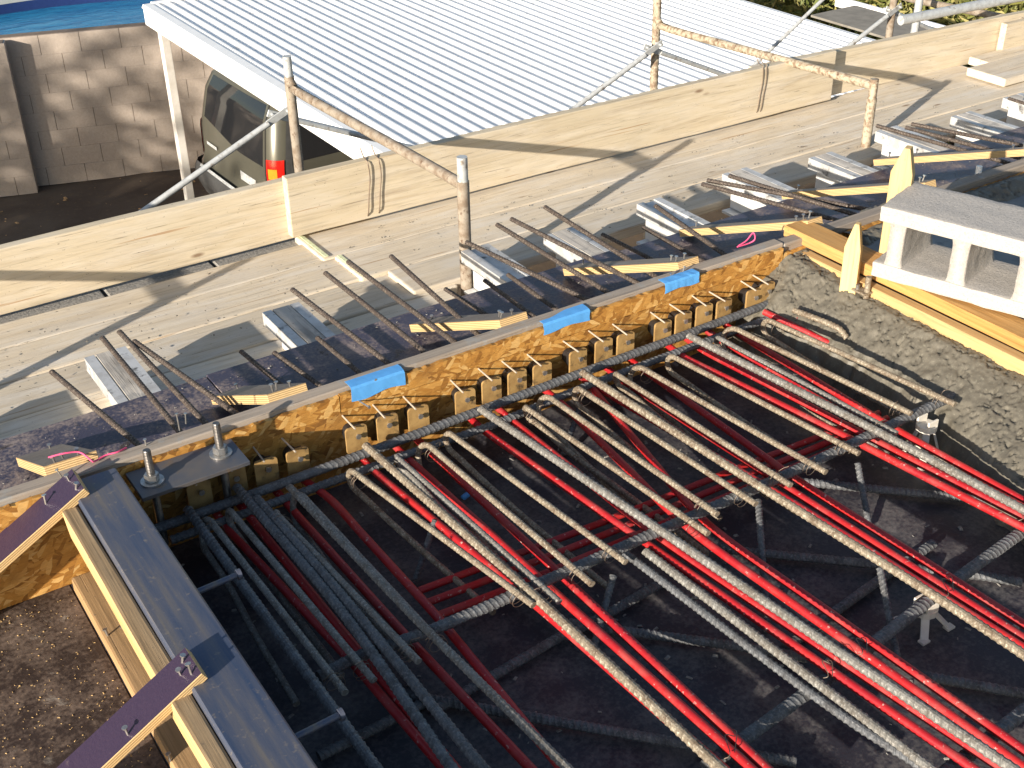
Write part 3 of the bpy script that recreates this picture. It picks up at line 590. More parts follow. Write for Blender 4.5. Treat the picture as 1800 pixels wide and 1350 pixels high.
for k, (ps, lab) in enumerate((([(736, 1039), (880, 985), (1067, 915), (1300, 822), (1450, 764), (1545, 726)], 'cross tendon of the far red bundle, farthest one'), ([(750, 1060), (900, 1003), (1080, 933), (1310, 838), (1455, 778), (1560, 735)], 'cross tendon of the far red bundle, middle one'), ([(767, 1083), (900, 1032), (1095, 951), (1318, 855), (1462, 792), (1572, 745)], 'cross tendon of the far red bundle, nearest one'))):
    o = tube('red_tendon', [V3(lev(u, v, -.205)) for u, v in ps], .0085, 'tendon', 12, .03); tag(o, 'dim red '+lab, 'tendon', 'red sheathed tendons')
def loop_tie(u, v, z, spread, label):
    c = lev(u, v, z); d = Vector((.8, .6, 0)); pts = []
    for k in range(15):
        a = math.pi*(k/14); pts.append(V3(c+d*(spread*(k/14-.5))+Vector((0, -.01*math.sin(a*3), .006+.012*math.sin(a)))))
    pts += [V3(c+d*spread*.55+Vector((-.01, -.02, .02))), V3(c+d*spread*.1+Vector((-.02, -.035, .022)))]
    o = tube('tie_wire', pts, .0009, 'wire', 5, .005); tag(o, label, 'tie wire', 'wire ties on the tendons')
for a in ((1450, 1180, -.156, .05, 'wire tie on the orange red tendon pair'), (1510, 1140, -.156, .05, 'wire tie on the second red pair'), (1660, 1035, -.156, .07, 'wire tie on the grout-splashed bundle'), (1280, 1312, -.156, .07, 'wire tie on the left sunlit bundle at the bottom edge'), (1790, 905, -.156, .06, 'wire tie on the bundle nearest the concrete')): loop_tie(*a)

# plastic bar chairs
def chair(u, v, zt, label, sc_=1.):
    c = lev(u, v, zt); root = empty('bar_chair', (c.x, c.y, DZ)); tag(root, label, 'bar chair', 'plastic bar chairs'); h = zt-DZ
    for k in range(4):
        a = math.radians(45+90*k); d = Vector((math.cos(a), math.sin(a), 0)); P0 = d*.016+Vector((0, 0, h-.016)); P1 = d*.052*sc_+Vector((0, 0, .004))
        board('leg', P0+root.location, P1+root.location, .017, .0055, 'chair', up=d, bev=.001, parent=root); link('foot', bm_mesh('foot', box_bm(.022, .016, .006, .001), 'chair'), root, d*.054*sc_+Vector((0, 0, .003)))
    V, F = tube_data(np.array([(0, 0, h-.020), (0, 0, h-.006)]), .026, 12); link('saddle', mesh('saddle', V, F, 'chair'), root)
    for s in (-1, 1): link('prong', bm_mesh('prong', box_bm(.034, .006, .020, .001), 'chair'), root, (0, s*.017, h+.002))
chair(1628, 1062, -.203, 'pale plastic bar chair on the dark deck below the grout-splashed bundle'); chair(1630, 742, -.150, 'pale plastic bar chair at the concrete edge under the support bar', .9)
# blue scrap
o = link('tape_scrap', bm_mesh('tape_scrap', box_bm(.026, .014, .010, .003), 'tape'), None, lev(818, 872, -.24)); o.rotation_euler = (.3, .2, .5); tag(o, 'tiny crumpled blue tape scrap down between the hooked bars', 'tape scrap')

# ================================================================== DOWELS OVER THE LEDGE
DW = [((91, 653.5), (233, 773)), ((180, 594), (307, 748)), ((210, 583), (352, 734)), ((236, 600), (404, 719)), ((424, 618), (484, 668)), ((482, 620), (552, 670)), ((514, 509), (673, 631)), ((558, 594), (622, 647)), ((572, 480), (736, 610)), ((612, 460), (783, 590)), ((687.5, 450.5), (800, 552)), ((783, 508), (843, 546)), ((820, 426), (1018, 520)), ((852, 493), (927, 548)), ((893, 483), (967, 536)), ((874, 395), (1051, 503)), ((899, 385), (1094, 484)), ((958, 364), (1106, 457)), ((1059, 412), (1140, 453)), ((1131, 400), (1207, 443)), ((1152.5, 362), (1252, 432)), ((1234, 323.5), (1403, 369)), ((1243, 317), (1380, 342)), ((1282, 309), (1434, 356)), ((1541, 221), (1699, 266)), ((1592, 224), (1722, 259)), ((1602, 218), (1761, 249)), ((1773, 173), (1850, 197))]
for k, (t, b) in enumerate(DW):
    short = math.hypot(t[0]-b[0], t[1]-b[1]) < 105; z = -.20 if short else -.125
    T = lev(*t, z+(.0 if short else .012)); B = lev(*b, z); d = (B-T); end = B+d*((FY+.0-B.y)/d.y if abs(d.y) > .02 else .3)
    if (end-B).length > .5: end = B+d.normalized()*.5
    bar('dowel_bar', [V3(T), V3(T.lerp(end, .5)), V3(end)], .0072 if not short else .0066, 'dowel', ('short' if short else 'long')+' dark dowel bar poking out over the ledge, %s from the left' % ORD[k], 'dowel bars poking out of the form', .14, .012, .004)

# ================================================================== JOISTS
JX = [(.675, 3.396, 0), (1.227, 3.36, 0), (1.965, 3.385, 2), (2.278, 3.33, 0), (2.708, 3.36, 2), (3.166, 3.40, 0), (3.558, 3.33, 0), (4.002, 3.39, 0), (4.398, 3.33, 0), (4.776, 3.36, 0), (.04, 3.3, 0), (5.2, 3.35, 0)]
JL = ['cracked whitened joist end lying on the shaded plank, under two dowels', 'joist end stained black, left of the dense dowels', 'bluish aluminium joist end touching the leaning scaffold post', 'joist end thickly splashed with grout, right of the near scaffold post', 'bluish channel-topped joist end left of three crossed dowels', 'white joist end beneath three crossed dowels', 'white joist end left of the rusty scaffold post', 'white joist end just right of the rusty scaffold post', 'white joist end second from the right picture edge', 'white joist end at the right picture edge', 'joist end just showing at the left picture edge', 'joist end beyond the right picture edge']
def joist(x, ye, kind, label):
    r = empty('aluminium_joist', (x+.06, ye, -.28)); tag(r, label, 'joist', 'joist ends under the ledge'); W = .125 if kind != 2 else .11; y0 = 2.45-ye
    if kind == 1:
        for nm, xa, xb, mt in (('flange', -.0625, -.030, 'alu'), ('nailer', -.027, .022, 'nailer'), ('flange', .031, .0625, 'alu')):
            bm = box_bm(0-y0, xb-xa, .018, .0015, 1, 10); o = link(nm, bm_mesh(nm, bm, mt), r, ((xa+xb)/2, y0/2, -.0095)); o.rotation_euler = (0, 0, math.pi/2)
        return
    prism('web', [(-.012, -.150), (.012, -.150), (.012, -.020), (-.012, -.020)], y0, -.004, 'aluclean', r)
    prism('top_flange', [(-W/2, -.045), (-W/2+.006, -.045), (-W/2+.006, -.022), (W/2-.006, -.022), (W/2-.006, -.045), (W/2, -.045), (W/2, -.001), (W/2-.030, -.001), (W/2-.032, -.008), (-W/2+.032, -.008), (-W/2+.030, -.001), (-W/2, -.001)], y0, 0, 'alu', r)
    prism('bottom_flange', [(-.05, -.165), (.05, -.165), (.05, -.155), (-.05, -.155)], y0, 0, 'aluclean', r)
    if kind == 0:
        bm = box_bm(0-y0-.002, W-.068, .007, .001, 1, 6); o = link('nailer', bm_mesh('nailer', bm, 'nailer'), r, (0, y0/2, -.0042)); o.rotation_euler = (0, 0, math.pi/2)
for (x, ye, kd), lb in zip(JX, JL): joist(x, ye, kd, lb)

# ================================================================== SCAFFOLD PLANKS AND TOE BOARDS
def plank(x0, x1, y0, y1, z, th, label, seed, mat='plank', endpaint=False, z1=None):
    z1 = z if z1 is None else z1
    A = (x0, (y0+y1)/2, z-th/2); B = (x1, (y0+y1)/2, z1-th/2)
    o = board('scaffold_plank', A, B, abs(y1-y0), th, mat, bev=.007, cuts=26, wob=.006, seed=seed); tag(o, label, 'plank', 'scaffold planks'); 
    if endpaint:
        e = link('painted_end', bm_mesh('painted_end', box_bm(.004, abs(y1-y0)*.92, th*.8, .001), 'paint_green'), o, (-(o.dimensions.x)/2-.001, 0, 0)) if False else link('painted_end', bm_mesh('painted_end', box_bm(.016, abs(y1-y0)-.014, .002, .0005), 'paint_green'), o, (-(x1-x0)/2+.016, 0, th/2+.0035))
    return o
ZL, ZR = -.418, -.403
plank(-1.7, 2.2, 3.862, 4.038, ZL, .04, 'left scaffold plank farthest out, edging the gap to the toe board', 11)
plank(-1.7, 2.3, 3.640, 3.857, ZL+.002, .04, 'left middle scaffold plank crossed by a diagonal shadow', 12)
plank(-1.7, 1.97, 3.418, 3.635, ZL-.001, .04, 'left inner scaffold plank beside the joist ends', 13)
plank(-1.7, 1.93, 3.165, 3.412, ZL-.003, .04, 'shaded plank beside the outer ledge at left', 14)
plank(1.66, 5.4, 3.845, 4.10, ZR-.002, .04, 'right scaffold plank along the foot of the toe board, green painted end', 15, endpaint=True, z1=ZR-.02)
plank(1.70, 5.8, 3.625, 3.840, ZR-.001, .04, 'right middle scaffold plank with yellow green painted end', 16, endpaint=True, z1=ZR-.02)
plank(1.80, 5.9, 3.425, 3.620, ZR+.001, .04, 'right inner scaffold plank with a split pink end near the post', 17, z1=ZR-.02)
plank(5.25, 8.0, 3.70, 3.93, ZR+.03, .04, 'plank lapped over the others at far right', 18, z1=ZR)
plank(5.42, 8.0, 3.94, 4.06, ZR+.028, .04, 'short plank end against the far toe board', 19, z1=ZR)
# toe boards
def toe(A, B, W, T, label, seed):
    o = board('toe_board', A, B, W, T, 'toe', up=(0, 1, 0), bev=.004, cuts=26, wob=.005, seed=seed); tag(o, label, 'toe board', 'toe boards of the scaffold'); return o
toe((-1.4, 4.110, -.292), (1.98, 4.100, -.292), .232, .040, 'left toe board with a long crack, running out of frame', 21)
tb2 = toe((1.63, 4.058, -.270), (4.42, 4.058, -.282), .234, .040, 'middle toe board tied with wires, lapping over both neighbours', 22)
toe((3.95, 4.112, -.285), (8.2, 4.106, -.40), .215, .040, 'far right toe board leaning behind the rusty rail', 23)
toe((5.66, 4.062, -.345), (6.9, 4.060, -.375), .20, .038, 'short lapped toe board piece at the right edge', 24)
for us in ((648, 668), (1335, 1341)):
    for u in us:
        x = plY(u, 320 if u < 1000 else 180, 4.036).x; pts = [(x, 4.085, -.12), (x, 4.060, -.150), (x, 4.034, -.158), (x+.006, 4.033, -.22), (x-.004, 4.033, -.29), (x-.012, 4.033, -.36), (x-.012, 4.05, -.388)]
        w_ = tube('tie_wire', pts, .0022, 'wire', 6, .02); tag(w_, ('tie wire round the middle toe board, %s from the left' % ORD[(648, 668, 1335, 1341).index(u)]), 'tie wire', 'tie wires on the toe boards')
# rough block wall glimpsed below the gap
bw = empty('block_wall', (0, 4.245, GZ)); tag(bw, 'rough grey block wall glimpsed below the toe board gap', 'wall')
me = bm_mesh('wall_block', box_bm(.395, .40, .19, .006), 'greyblock')
for k in range(9):
    for j in range(2): link('wall_block', me, bw, (-1.3+.405*k+.2*j, 0, -.432-GZ-.095-.2*j))
link('wall_core', bm_mesh('wall_core', box_bm(3.9, .26, 2.4, .0), 'greyblock'), bw, (.3, 0, 1.35))

# ================================================================== SCAFFOLD FRAMES
def frame_set(x, yn, yf, ztn, zrn, ztf, zrf, mat, label, gaps=True):
    r = empty('scaffolding', (x, yn, GZ)); tag(r, label, 'scaffold frame', 'scaffold frames')
    W = lambda *p: Vector(p)
    rod('post', W(x, yn+.012, GZ), W(x, yn, ztn-.085), .0215, mat, r, 14); rod('post', W(x, yf, GZ), W(x, yf, ztf-.085), .0215, mat if mat == 'greypaint' else 'rustpaint', r, 14)
    rod('coupling_pin', W(x, yn, ztn-.09), W(x, yn, ztn), .0185, 'galv' if mat == 'greypaint' else mat, r, 14); rod('coupling_pin', W(x, yf, ztf-.09), W(x, yf, ztf), .0185, 'galv' if mat == 'greypaint' else 'rustpaint', r, 14)
    tube('top_rail', [(x, yn, zrn), (x, yn+.3*(yf-yn), zrn+.3*(zrf-zrn)), (x, yf-.12, zrf-.004), (x, yf-.03, zrf+.006), (x, yf, zrf+.03)] , .0195, mat, 12, .05, parent=r)
    for z in (-1.2, -2.6): rod('ledger', W(x, yn, z), W(x, yf, z), .019, mat, r, 10)
    return r
frame_set(2.0, 3.405, 4.795, .047, -.053, .052, -.075, 'greypaint', 'cement-caked scaffold frame on the left with bright pinned post tops')
frame_set(-.11, 3.40, 4.79, .05, -.05, .05, -.07, 'greypaint', 'scaffold frame standing left of the picture edge')
frame_set(4.113, 3.53, 4.99, -.115, -.145, .06, -.20, 'rustpaint', 'rust-blotched cream scaffold frame on the right')
frame_set(5.84, 3.6, 4.95, -.18, -.25, .06, -.30, 'greypaint', 'scaffold frame at the far right behind the toe board')
def brace(A, B, label):
    A = Vector(A); B = Vector(B); d = (B-A).normalized(); r = empty('cross_brace', V3(A)); tag(r, label, 'brace', 'scaffold cross braces')
    rod('brace_tube', A+d*.10, B-d*.10, .0135, 'galv', r, 12)
    for P, s in ((A, 1), (B, -1)):
        o = board('flattened_end', P-d*s*.02, P+d*s*.105, .032, .006, 'galv', up=(0, 1, 0), parent=r, bev=.0015)
        V, F = tube_data(np.array([P+Vector((0, -.02, 0))-A, P+Vector((0, .03, 0))-A]), .006, 8); link('brace_stud', mesh('brace_stud', V, F, 'galv'), r)
for x, zc, nm in ((2.0, -.235, 'cement-caked frame'), (4.06, -.30, 'rust-blotched frame'), (5.84, -.385, 'far right frame')):
    brace((x+.03, 4.93, zc+.012), (x-1.9, 4.93, zc-.82), 'galvanised cross brace falling to the left from the '+nm)
    brace((x-.03, 4.96, zc), (x+1.9, 4.96, zc-.86), 'galvanised cross brace falling to the right from the '+nm)
o = rod('loose_rod', plY(1320, 120, 5.05), plY(1460, -14, 5.05), .011, 'galv'); tag(o, 'thin blue grey rod leaning up behind the rusty rail', 'rod')
A = lev(1583, 36, -.12); B = lev(1900, -27, -.12); o = rod('scaffold_tube', A, B, .024, 'galv'); tag(o, 'thick galvanised tube with an open end at the top right', 'tube')
p = plY(1603, 75, 4.55); o = rod('guard_post', (p.x, 4.55, GZ), (p.x+.01, 4.55, .1), .021, 'galv'); tag(o, 'bright galvanised upright behind the open tube end', 'post')

# ================================================================== CMU BLOCK, BULKHEAD, STAKES
bk = empty('timber_bulkhead', (2.57, 2.44, -.1)); tag(bk, 'orange timber bulkhead between the rough and the finished concrete', 'bulkhead')
def tim(name, x0, x1, y0, y1, z0, z1, mat, parent, seed):
    bm = box_bm(y1-y0, x1-x0, z1-z0, .003, 1, 16)
    for v in bm.verts: v.co += .0018*Vector((0, mn.noise((v.co.x*6+seed, v.co.y*30, 0)), mn.noise((v.co.x*6+seed, 9, v.co.z*30))))
    o = link(name, bm_mesh(name, bm, mat), parent, Vector(((x0+x1)/2, (y0+y1)/2, (z0+z1)/2))-parent.location); o.rotation_euler = (0, 0, math.pi/2); return o
tim('upper_timber', 2.545, 2.634, -.6, 2.452, -.030, .006, 'orangewood', bk, 1); tim('lower_timber', 2.520, 2.556, -.6, 2.435, -.12, -.038, 'newwood', bk, 2)
_fl = lev(1531, 484, .014); cb = empty('concrete_block', _fl+1.11*(Vector((.309, -.951, 0))*.195+Vector((.951, .309, 0))*.095), math.radians(18)); cb.scale = (1.11, 1.11, 1.08); tag(cb, 'pale two-core concrete block lying on its side on the bulkhead', 'concrete block')
def shell_xy(name, x0, x1, y0, y1, z0, z1, seed):
    bm = box_bm(x1-x0, y1-y0, z1-z0, .003, 2); bmesh.ops.subdivide_edges(bm, edges=bm.edges[:], cuts=10, use_grid_fill=True)
    for v in bm.verts: v.co += .0022*mn.noise_vector((v.co+Vector((seed*3, x0*9, z0*9)))*34)+.0011*mn.noise_vector((v.co+Vector((seed*3, 0, 0)))*120)
    return link(name, bm_mesh(name, bm, 'cmu', True), cb, ((x0+x1)/2, (y0+y1)/2, (z0+z1)/2))
HX = .095
shell_xy('face_shell', -HX, HX, -.195, .195, 0, .038, 1); shell_xy('face_shell', -HX, HX, -.195, .195, .150, .19, 2)
def web(yc, t, seed):
    N = 14; vs = []; fs = []; zs = np.linspace(.030, .160, N); K = 6
    ys = np.linspace(-1, 1, K)
    xs = np.linspace(-HX+.004, HX-.004, 16)
    def th(z): q = abs((z-.095)/.065); return t/2+.010*max(0, q-.5)**2*3.3
    for s in (-1, 1):
        for x in xs:
            for z in zs: 
                p = Vector((x, yc+s*th(z)*(1+.12*(x/HX)), z)); vs.append(p+.0018*mn.noise_vector(p*60+Vector((seed, 0, 0))))
    n = len(xs)
    for s in (0, 1):
        for i in range(n-1):
            for j in range(N-1):
                a = s*n*N+i*N+j; q = (a, a+1, a+N+1, a+N); fs.append(q if s else q[::-1])
    for i in (0, n-1):
        for j in range(N-1):
            a = i*N+j; b = n*N+i*N+j; fs.append((a, a+1, b+1, b) if i == 0 else (a, b, b+1, a+1))
    link('web', mesh('web', vs, fs, 'cmu', True), cb)
web(.148, .040, 1); web(-.008, .042, 2); web(-.168, .050, 3)
def stake(name, base, top, w, t, label, mat='stake'):
    base = Vector(base); top = Vector(top); h = (top-base).length; tip = min(.075, h*.4)
    pts = [(-w/2, 0), (w/2, 0), (w/2, h-tip), (w*.22, h), (-w*.05, h), (-w/2, h-tip*.95)]
    n = 6; vs = [(-t/2, y, z) for y, z in pts]+[(t/2, y, z) for y, z in pts]; fs = [tuple(reversed(range(n))), tuple(range(n, 2*n))]+[(i, (i+1) % n, n+(i+1) % n, n+i) for i in range(n)]
    me = mesh(name, [(z, y, -x) for x, y, z in vs], fs, mat); bm = bmesh.new(); bm.from_mesh(me); bmesh.ops.recalc_face_normals(bm, faces=bm.faces[:]); bmesh.ops.bevel(bm, geom=bm.edges[:], offset=.0015, segments=1, affect='EDGES'); bm.to_mesh(me); bm.free()
    x = (top-base).normalized(); y = Vector((.45, -.89, 0)); y = (y-x*y.dot(x)).normalized(); z = x.cross(y); m = Matrix((x, y, z)).transposed().to_4x4(); m.translation = base
    o = link(name, me, None, mat4=m); tag(o, label, 'stake', 'pointed wooden stakes'); return o
b1 = plX(1489, 528, 2.492); t1 = plX(1506, 392, 2.50)
stake('wooden_stake', b1-Vector((0, 0, .05)), t1, .046, .022, 'short pointed wooden stake standing in the rough concrete')
b2 = plX(1566, 440, 2.66); t2 = plX(1594, 258, 2.66)
stake('wooden_stake', b2-Vector((0, 0, .05)), t2, .060, .030, 'taller pointed wooden stake behind the concrete block')
sp = plX(1524, 512, 2.505); st = empty('pipe_stub', V3(sp)); tag(st, 'short rusty pipe stub with a clamp between stake and block', 'pipe stub')
rod('stub', sp-Vector((0, 0, .05)), sp+Vector((0, 0, .045)), .0085, 'rebar', st); link('clamp', bm_mesh('clamp', box_bm(.03, .05, .006, .001), 'rebar'), st, (-.005, .015, -.004)); rod('clamp_bolt', sp+Vector((-.008, .028, -.002)), sp+Vector((-.008, .028, .012)), .006, 'bright', st)
wp = lev(1716, 327, -.05); o = rod('pipe_sleeve', wp-Vector((0, 0, .05)), plX(1722, 292, wp.x+.01), .010, 'white'); tag(o, 'small white pipe sleeve standing in the finished slab', 'pipe')

# ================================================================== MASONRY WALL WITH TREE SHADE
wa, wb = lev(4, 68, -2.0), lev(264, 45, -2.0); wd = (wb-wa); wd.z = 0; wd.normalize(); wang = math.atan2(wd.y, wd.x)
mw = empty('masonry_wall', (wa.x, wa.y, GZ), wang); tag(mw, 'tan block wall in dappled shade beside the carport', 'wall')
me = bm_mesh('wall_block', box_bm(.4015, .15, .2030, .0015), 'block'); nW = 8
off = (lev(64, 66, -2.0)-wa).length
for j in range(nW):
    for k in range(-2, 17):
        link('wall_block', me, mw, (off+.203+.406*k+(.203 if j % 2 else 0), .075, -2.0-GZ-.1015-.2035*j))
link('mortar_core', bm_mesh('mortar_core', box_bm(8.6, .12, 1.62, 0), 'mortar'), mw, (3.05, .078, .815))
mw2 = empty('masonry_wall', (wa.x, wa.y, GZ), wang); tag(mw2, 'nearer tan block wall section at the left picture edge', 'wall')
mh = bm_mesh('wall_block', box_bm(.1985, .15, .2030, .0015), 'block')
for j in range(nW):
    zz = -2.0-GZ-.1015-.2035*j
    if j % 2: link('wall_block', mh, mw2, (.03-.101, -.12, zz))
    for k in range(7): link('wall_block', me, mw2, (.03-.203-.406*k-(.203 if j % 2 else 0), -.12, zz))
link('mortar_core', bm_mesh('mortar_core', box_bm(2.9, .13, 1.62, 0), 'mortar'), mw2, (-1.44, -.118, .815))

# ================================================================== CARPORT
RZ = -1.5
cp = empty('carport', (3.66, 11.8, GZ)); tag(cp, 'white metal carport with a ribbed roof on slim posts', 'carport'); L0 = cp.location
RX0, RX1, RY0, RY1 = 3.74, 8.42, 6.2, 12.12; PW = .110
npan = int((RX1-RX0)/PW)
prof = [(0, 0), (.008, .0), (.015, .0155), (.036, .0155), (.043, .0), (.110, .0)]
def strip_mesh(name, prof, y0, y1, mat, th=.0025):
    n = len(prof); vs = [(x, y, z) for y in (y0, y1) for x, z in prof]; fs = [(i, i+1, n+i+1, n+i) for i in range(n-1)]; return mesh(name, vs, fs, mat)
pm = strip_mesh('roof_pan', prof, 0, RY1-RY0, 'roofwhite')
for k in range(npan): link('roof_pan', pm, cp, Vector((RX0+.02+k*PW, RY0, RZ-.014))-L0)
def cbox(name, x0, x1, y0, y1, z0, z1, mat, bev=.004):
    return link(name, bm_mesh(name, box_bm(x1-x0, y1-y0, z1-z0, bev), mat), cp, Vector(((x0+x1)/2, (y0+y1)/2, (z0+z1)/2))-L0)
cbox('fascia', RX0-.09, RX0-.002, RY0-.05, RY1+.03, RZ-.19, RZ+.005, 'white'); cbox('fascia_lip', RX0-.10, RX0-.0905, RY0-.05, RY1+.03, RZ-.03, RZ-.015, 'white', .002)
cbox('gutter', RX0, RX0+.018, RY0-.05, RY1+.02, RZ-.025, RZ+.0, 'white', .001)
cbox('fascia', RX0, RX1, RY1+.003, RY1+.06, RZ-.19, RZ+.012, 'white'); cbox('fascia', RX0, RX1, RY0-.06, RY0-.003, RZ-.19, RZ+.012, 'white')
for y in np.linspace(RY0+.3, RY1-.35, 4): cbox('purlin', RX0, RX1, y-.04, y+.04, RZ-.19, RZ-.04, 'white')
for (x, y) in ((RX0-.045, RY1-.33), (RX0-.045, RY0+.4), (RX1-.1, RY1-.33), (RX1-.1, RY0+.4)): cbox('post', x-.04, x+.04, y-.045, y+.045, GZ, RZ-.192, 'postwhite')
link('roofing_strip', bm_mesh('roofing_strip', box_bm(.56, 1.7, .02, .002), 'strip'), cp, Vector((RX1+.33, 7.25, RZ-.01))-L0); cbox('edge_trim', RX1+.665, RX1+.70, 6.2, 8.4, RZ-.08, RZ+.012, 'white')

# ================================================================== PARKED CAR (rear towards -X)
car = empty('parked_car', (3.84, 10.98, GZ-.02), math.radians(1.5)); car.scale = (1.08, 1.08, 1.08); tag(car, 'olive green utility car parked under the carport, seen from behind', 'car')
CL, CW, CHT = 4.0, .80, 1.54
def cprof(z):
    w_ = np.interp(z, [.25, .45, .7, .95, 1.3, 1.47, 1.54], [.74, .79, .80, .80, .745, .70, .58])
    xr = np.interp(z, [.25, .45, .55, .62, .95, 1.3, 1.47, 1.54], [.10, .02, .02, .07, .08, .15, .24, .40])
    xf = np.interp(z, [.25, .45, .8, .92, .95, 1.3, 1.47, 1.54], [4.0, 4.05, 4.0, 3.85, 3.05, 2.6, 2.35, 2.1]); return w_, xr, xf
def outl(z, t, offn=0.):
    """t in 0..1 round the plan outline from rear centre over the right side to the front and back"""
    w_, xr, xf = cprof(z); R = .15; w_ += offn; xr -= offn; xf += offn
    segs = [w_-R, math.pi/2*R, (xf-xr)-2*R, math.pi/2*R, 2*(w_-R), math.pi/2*R, (xf-xr)-2*R, math.pi/2*R, w_-R]; wt = [1.2, .6, 3, .6, 2.4, .6, 3, .6, 1.2]; tot = sum(wt); q = t*tot
    for k, s in enumerate(wt):
        if q <= s or k == 8: f_ = min(1, q/s); break
        q -= s
    c = {0: lambda f: (xr+.04*(f*(1) )**2*.5, -f*(w_-R)), 1: lambda f: (xr+R-R*math.cos(f*math.pi/2), -(w_-R)-R*math.sin(f*math.pi/2)), 2: lambda f: (xr+R+f*(xf-xr-2*R), -w_), 3: lambda f: (xf-R+R*math.sin(f*math.pi/2), -(w_-R)-R*math.cos(f*math.pi/2)), 4: lambda f: (xf, -(w_-R)+f*2*(w_-R)), 5: lambda f: (xf-R+R*math.cos(f*math.pi/2), (w_-R)+R*math.sin(f*math.pi/2)), 6: lambda f: (xf-R-f*(xf-xr-2*R), w_), 7: lambda f: (xr+R-R*math.sin(f*math.pi/2), (w_-R)+R*math.cos(f*math.pi/2)), 8: lambda f: (xr, (w_-R)*(1-f))}[k]
    x, y = c(f_); return (x, y, z)
def patch(name, t0, t1, z0, z1, mat, off_, nt=16, nz=8, cap=False, parent=car, shape=None):
    vs = []; fs = []
    for j in range(nz+1):
        for i in range(nt+1):
            z = z0+(z1-z0)*j/nz; t = t0+(t1-t0)*i/nt
            if shape: z, t = shape(i/nt, j/nz, z0, z1, t0, t1)
            vs.append(outl(z, t % 1.0 if t != 1 else 1, off_))
    fs = [(j*(nt+1)+i, (j+1)*(nt+1)+i, (j+1)*(nt+1)+i+1, j*(nt+1)+i+1) for j in range(nz) for i in range(nt)]
    if cap: fs.append(tuple(reversed([nz*(nt+1)+i for i in range(nt)])))
    return link(name, mesh(name, vs, fs, mat, True), parent)
zs = [.25, .45, .52, .58, .7, .85, .93, .95, 1.1, 1.3, 1.42, 1.50, 1.54]
vs = []; NT = 120
for z in zs:
    for i in range(NT): vs.append(outl(z, i/NT))
fs = [(j*NT+i, (j+1)*NT+i, (j+1)*NT+(i+1) % NT, j*NT+(i+1) % NT) for j in range(len(zs)-1) for i in range(NT)]; fs += [tuple(reversed([(len(zs)-1)*NT+i for i in range(NT)])), tuple(range(NT))]
link('body', mesh('body', vs, fs, 'carpaint', True), car)
def gl(fi, fj, z0, z1, t0, t1):
    z = z0+(z1-z0)*fj; 
    lo = z0 + (.10*(max(0, abs(fi-.5)-.1)*1.6) if fj == 0 else 0); return (z + (lo-z0)*(1-fj), t0+(t1-t0)*fi)
patch('rear_window', -.086, .086, .93, 1.42, 'glass', .006, 20, 10, shape=lambda fi, fj, z0, z1, t0, t1: (z0+(z1-z0)*fj+.14*(1-fj)*max(0, (.62-fi)*1.3 if fi < .62 else 0), (t0+(t1-t0)*fi)))
patch('side_window', .142, .215, .98, 1.37, 'glass', .006, 12, 6); patch('side_window', .225, .29, .98, 1.37, 'glass', .006, 12, 6); patch('side_window', .715, .86, .98, 1.37, 'glass', .006, 12, 6); patch('windscreen', .43, .57, .98, 1.44, 'glass', .006, 12, 8)
patch('pillar_trim', .1335, .1405, .70, 1.40, 'darkplastic', .004, 3, 8)
patch('rear_bumper', -.13, .13, .30, .60, 'darkplastic', .05, 40, 8)
vs = []; 
st_ = patch('bumper_step', -.08, .08, .585, .606, 'galv', .06, 30, 1)
patch('hatch_seam', .0955, .0975, .62, 1.44, 'blackcup', .004, 1, 12); patch('hatch_seam', .9025, .9045, .62, 1.44, 'blackcup', .004, 1, 12)
tl = patch('tail_light', .100, .1315, .66, 1.02, 'taillight', .010, 10, 8); patch('turn_lens', .104, .120, .86, .95, 'amber', .014, 8, 4, parent=tl); patch('reverse_lens', .104, .116, .74, .80, 'white', .014, 6, 3, parent=tl)
tl = patch('tail_light', .8685, .900, .66, .98, 'taillight', .010, 10, 8)
patch('plate_recess', .02, .062, .68, .76, 'galv', .006, 6, 3); patch('door_handle', -.075, -.045, .80, .83, 'galv', .016, 6, 2)
bd = link('badge', mesh('badge', *tube_data(np.array([(0, 0, 0), (-.012, 0, 0)]), .042, 20), 'chrome'), car, (.095, -.05, .90))
for s in (-.42, .42): 
    rl = tube('roof_rail', [(.62, s, 1.54), (.75, s, 1.585), (1.6, s, 1.60), (2.2, s, 1.57)], .018, 'galv', 8, .08, parent=None); rl.parent = car
for (x, s) in ((.75, -.72), (.75, .72), (3.25, -.72), (3.25, .72)):
    ty = link('wheel', mesh('wheel', *tube_data(np.array([(0, -.1, 0), (0, -.085, 0), (0, .085, 0), (0, .1, 0)]), .33, 26, taper=[.93, 1, 1, .93]), 'tyre'), car, (x, s, .33)); link('rim', mesh('rim', *tube_data(np.array([(0, -.104, 0), (0, .104, 0)]), .2, 18), 'galv'), ty)

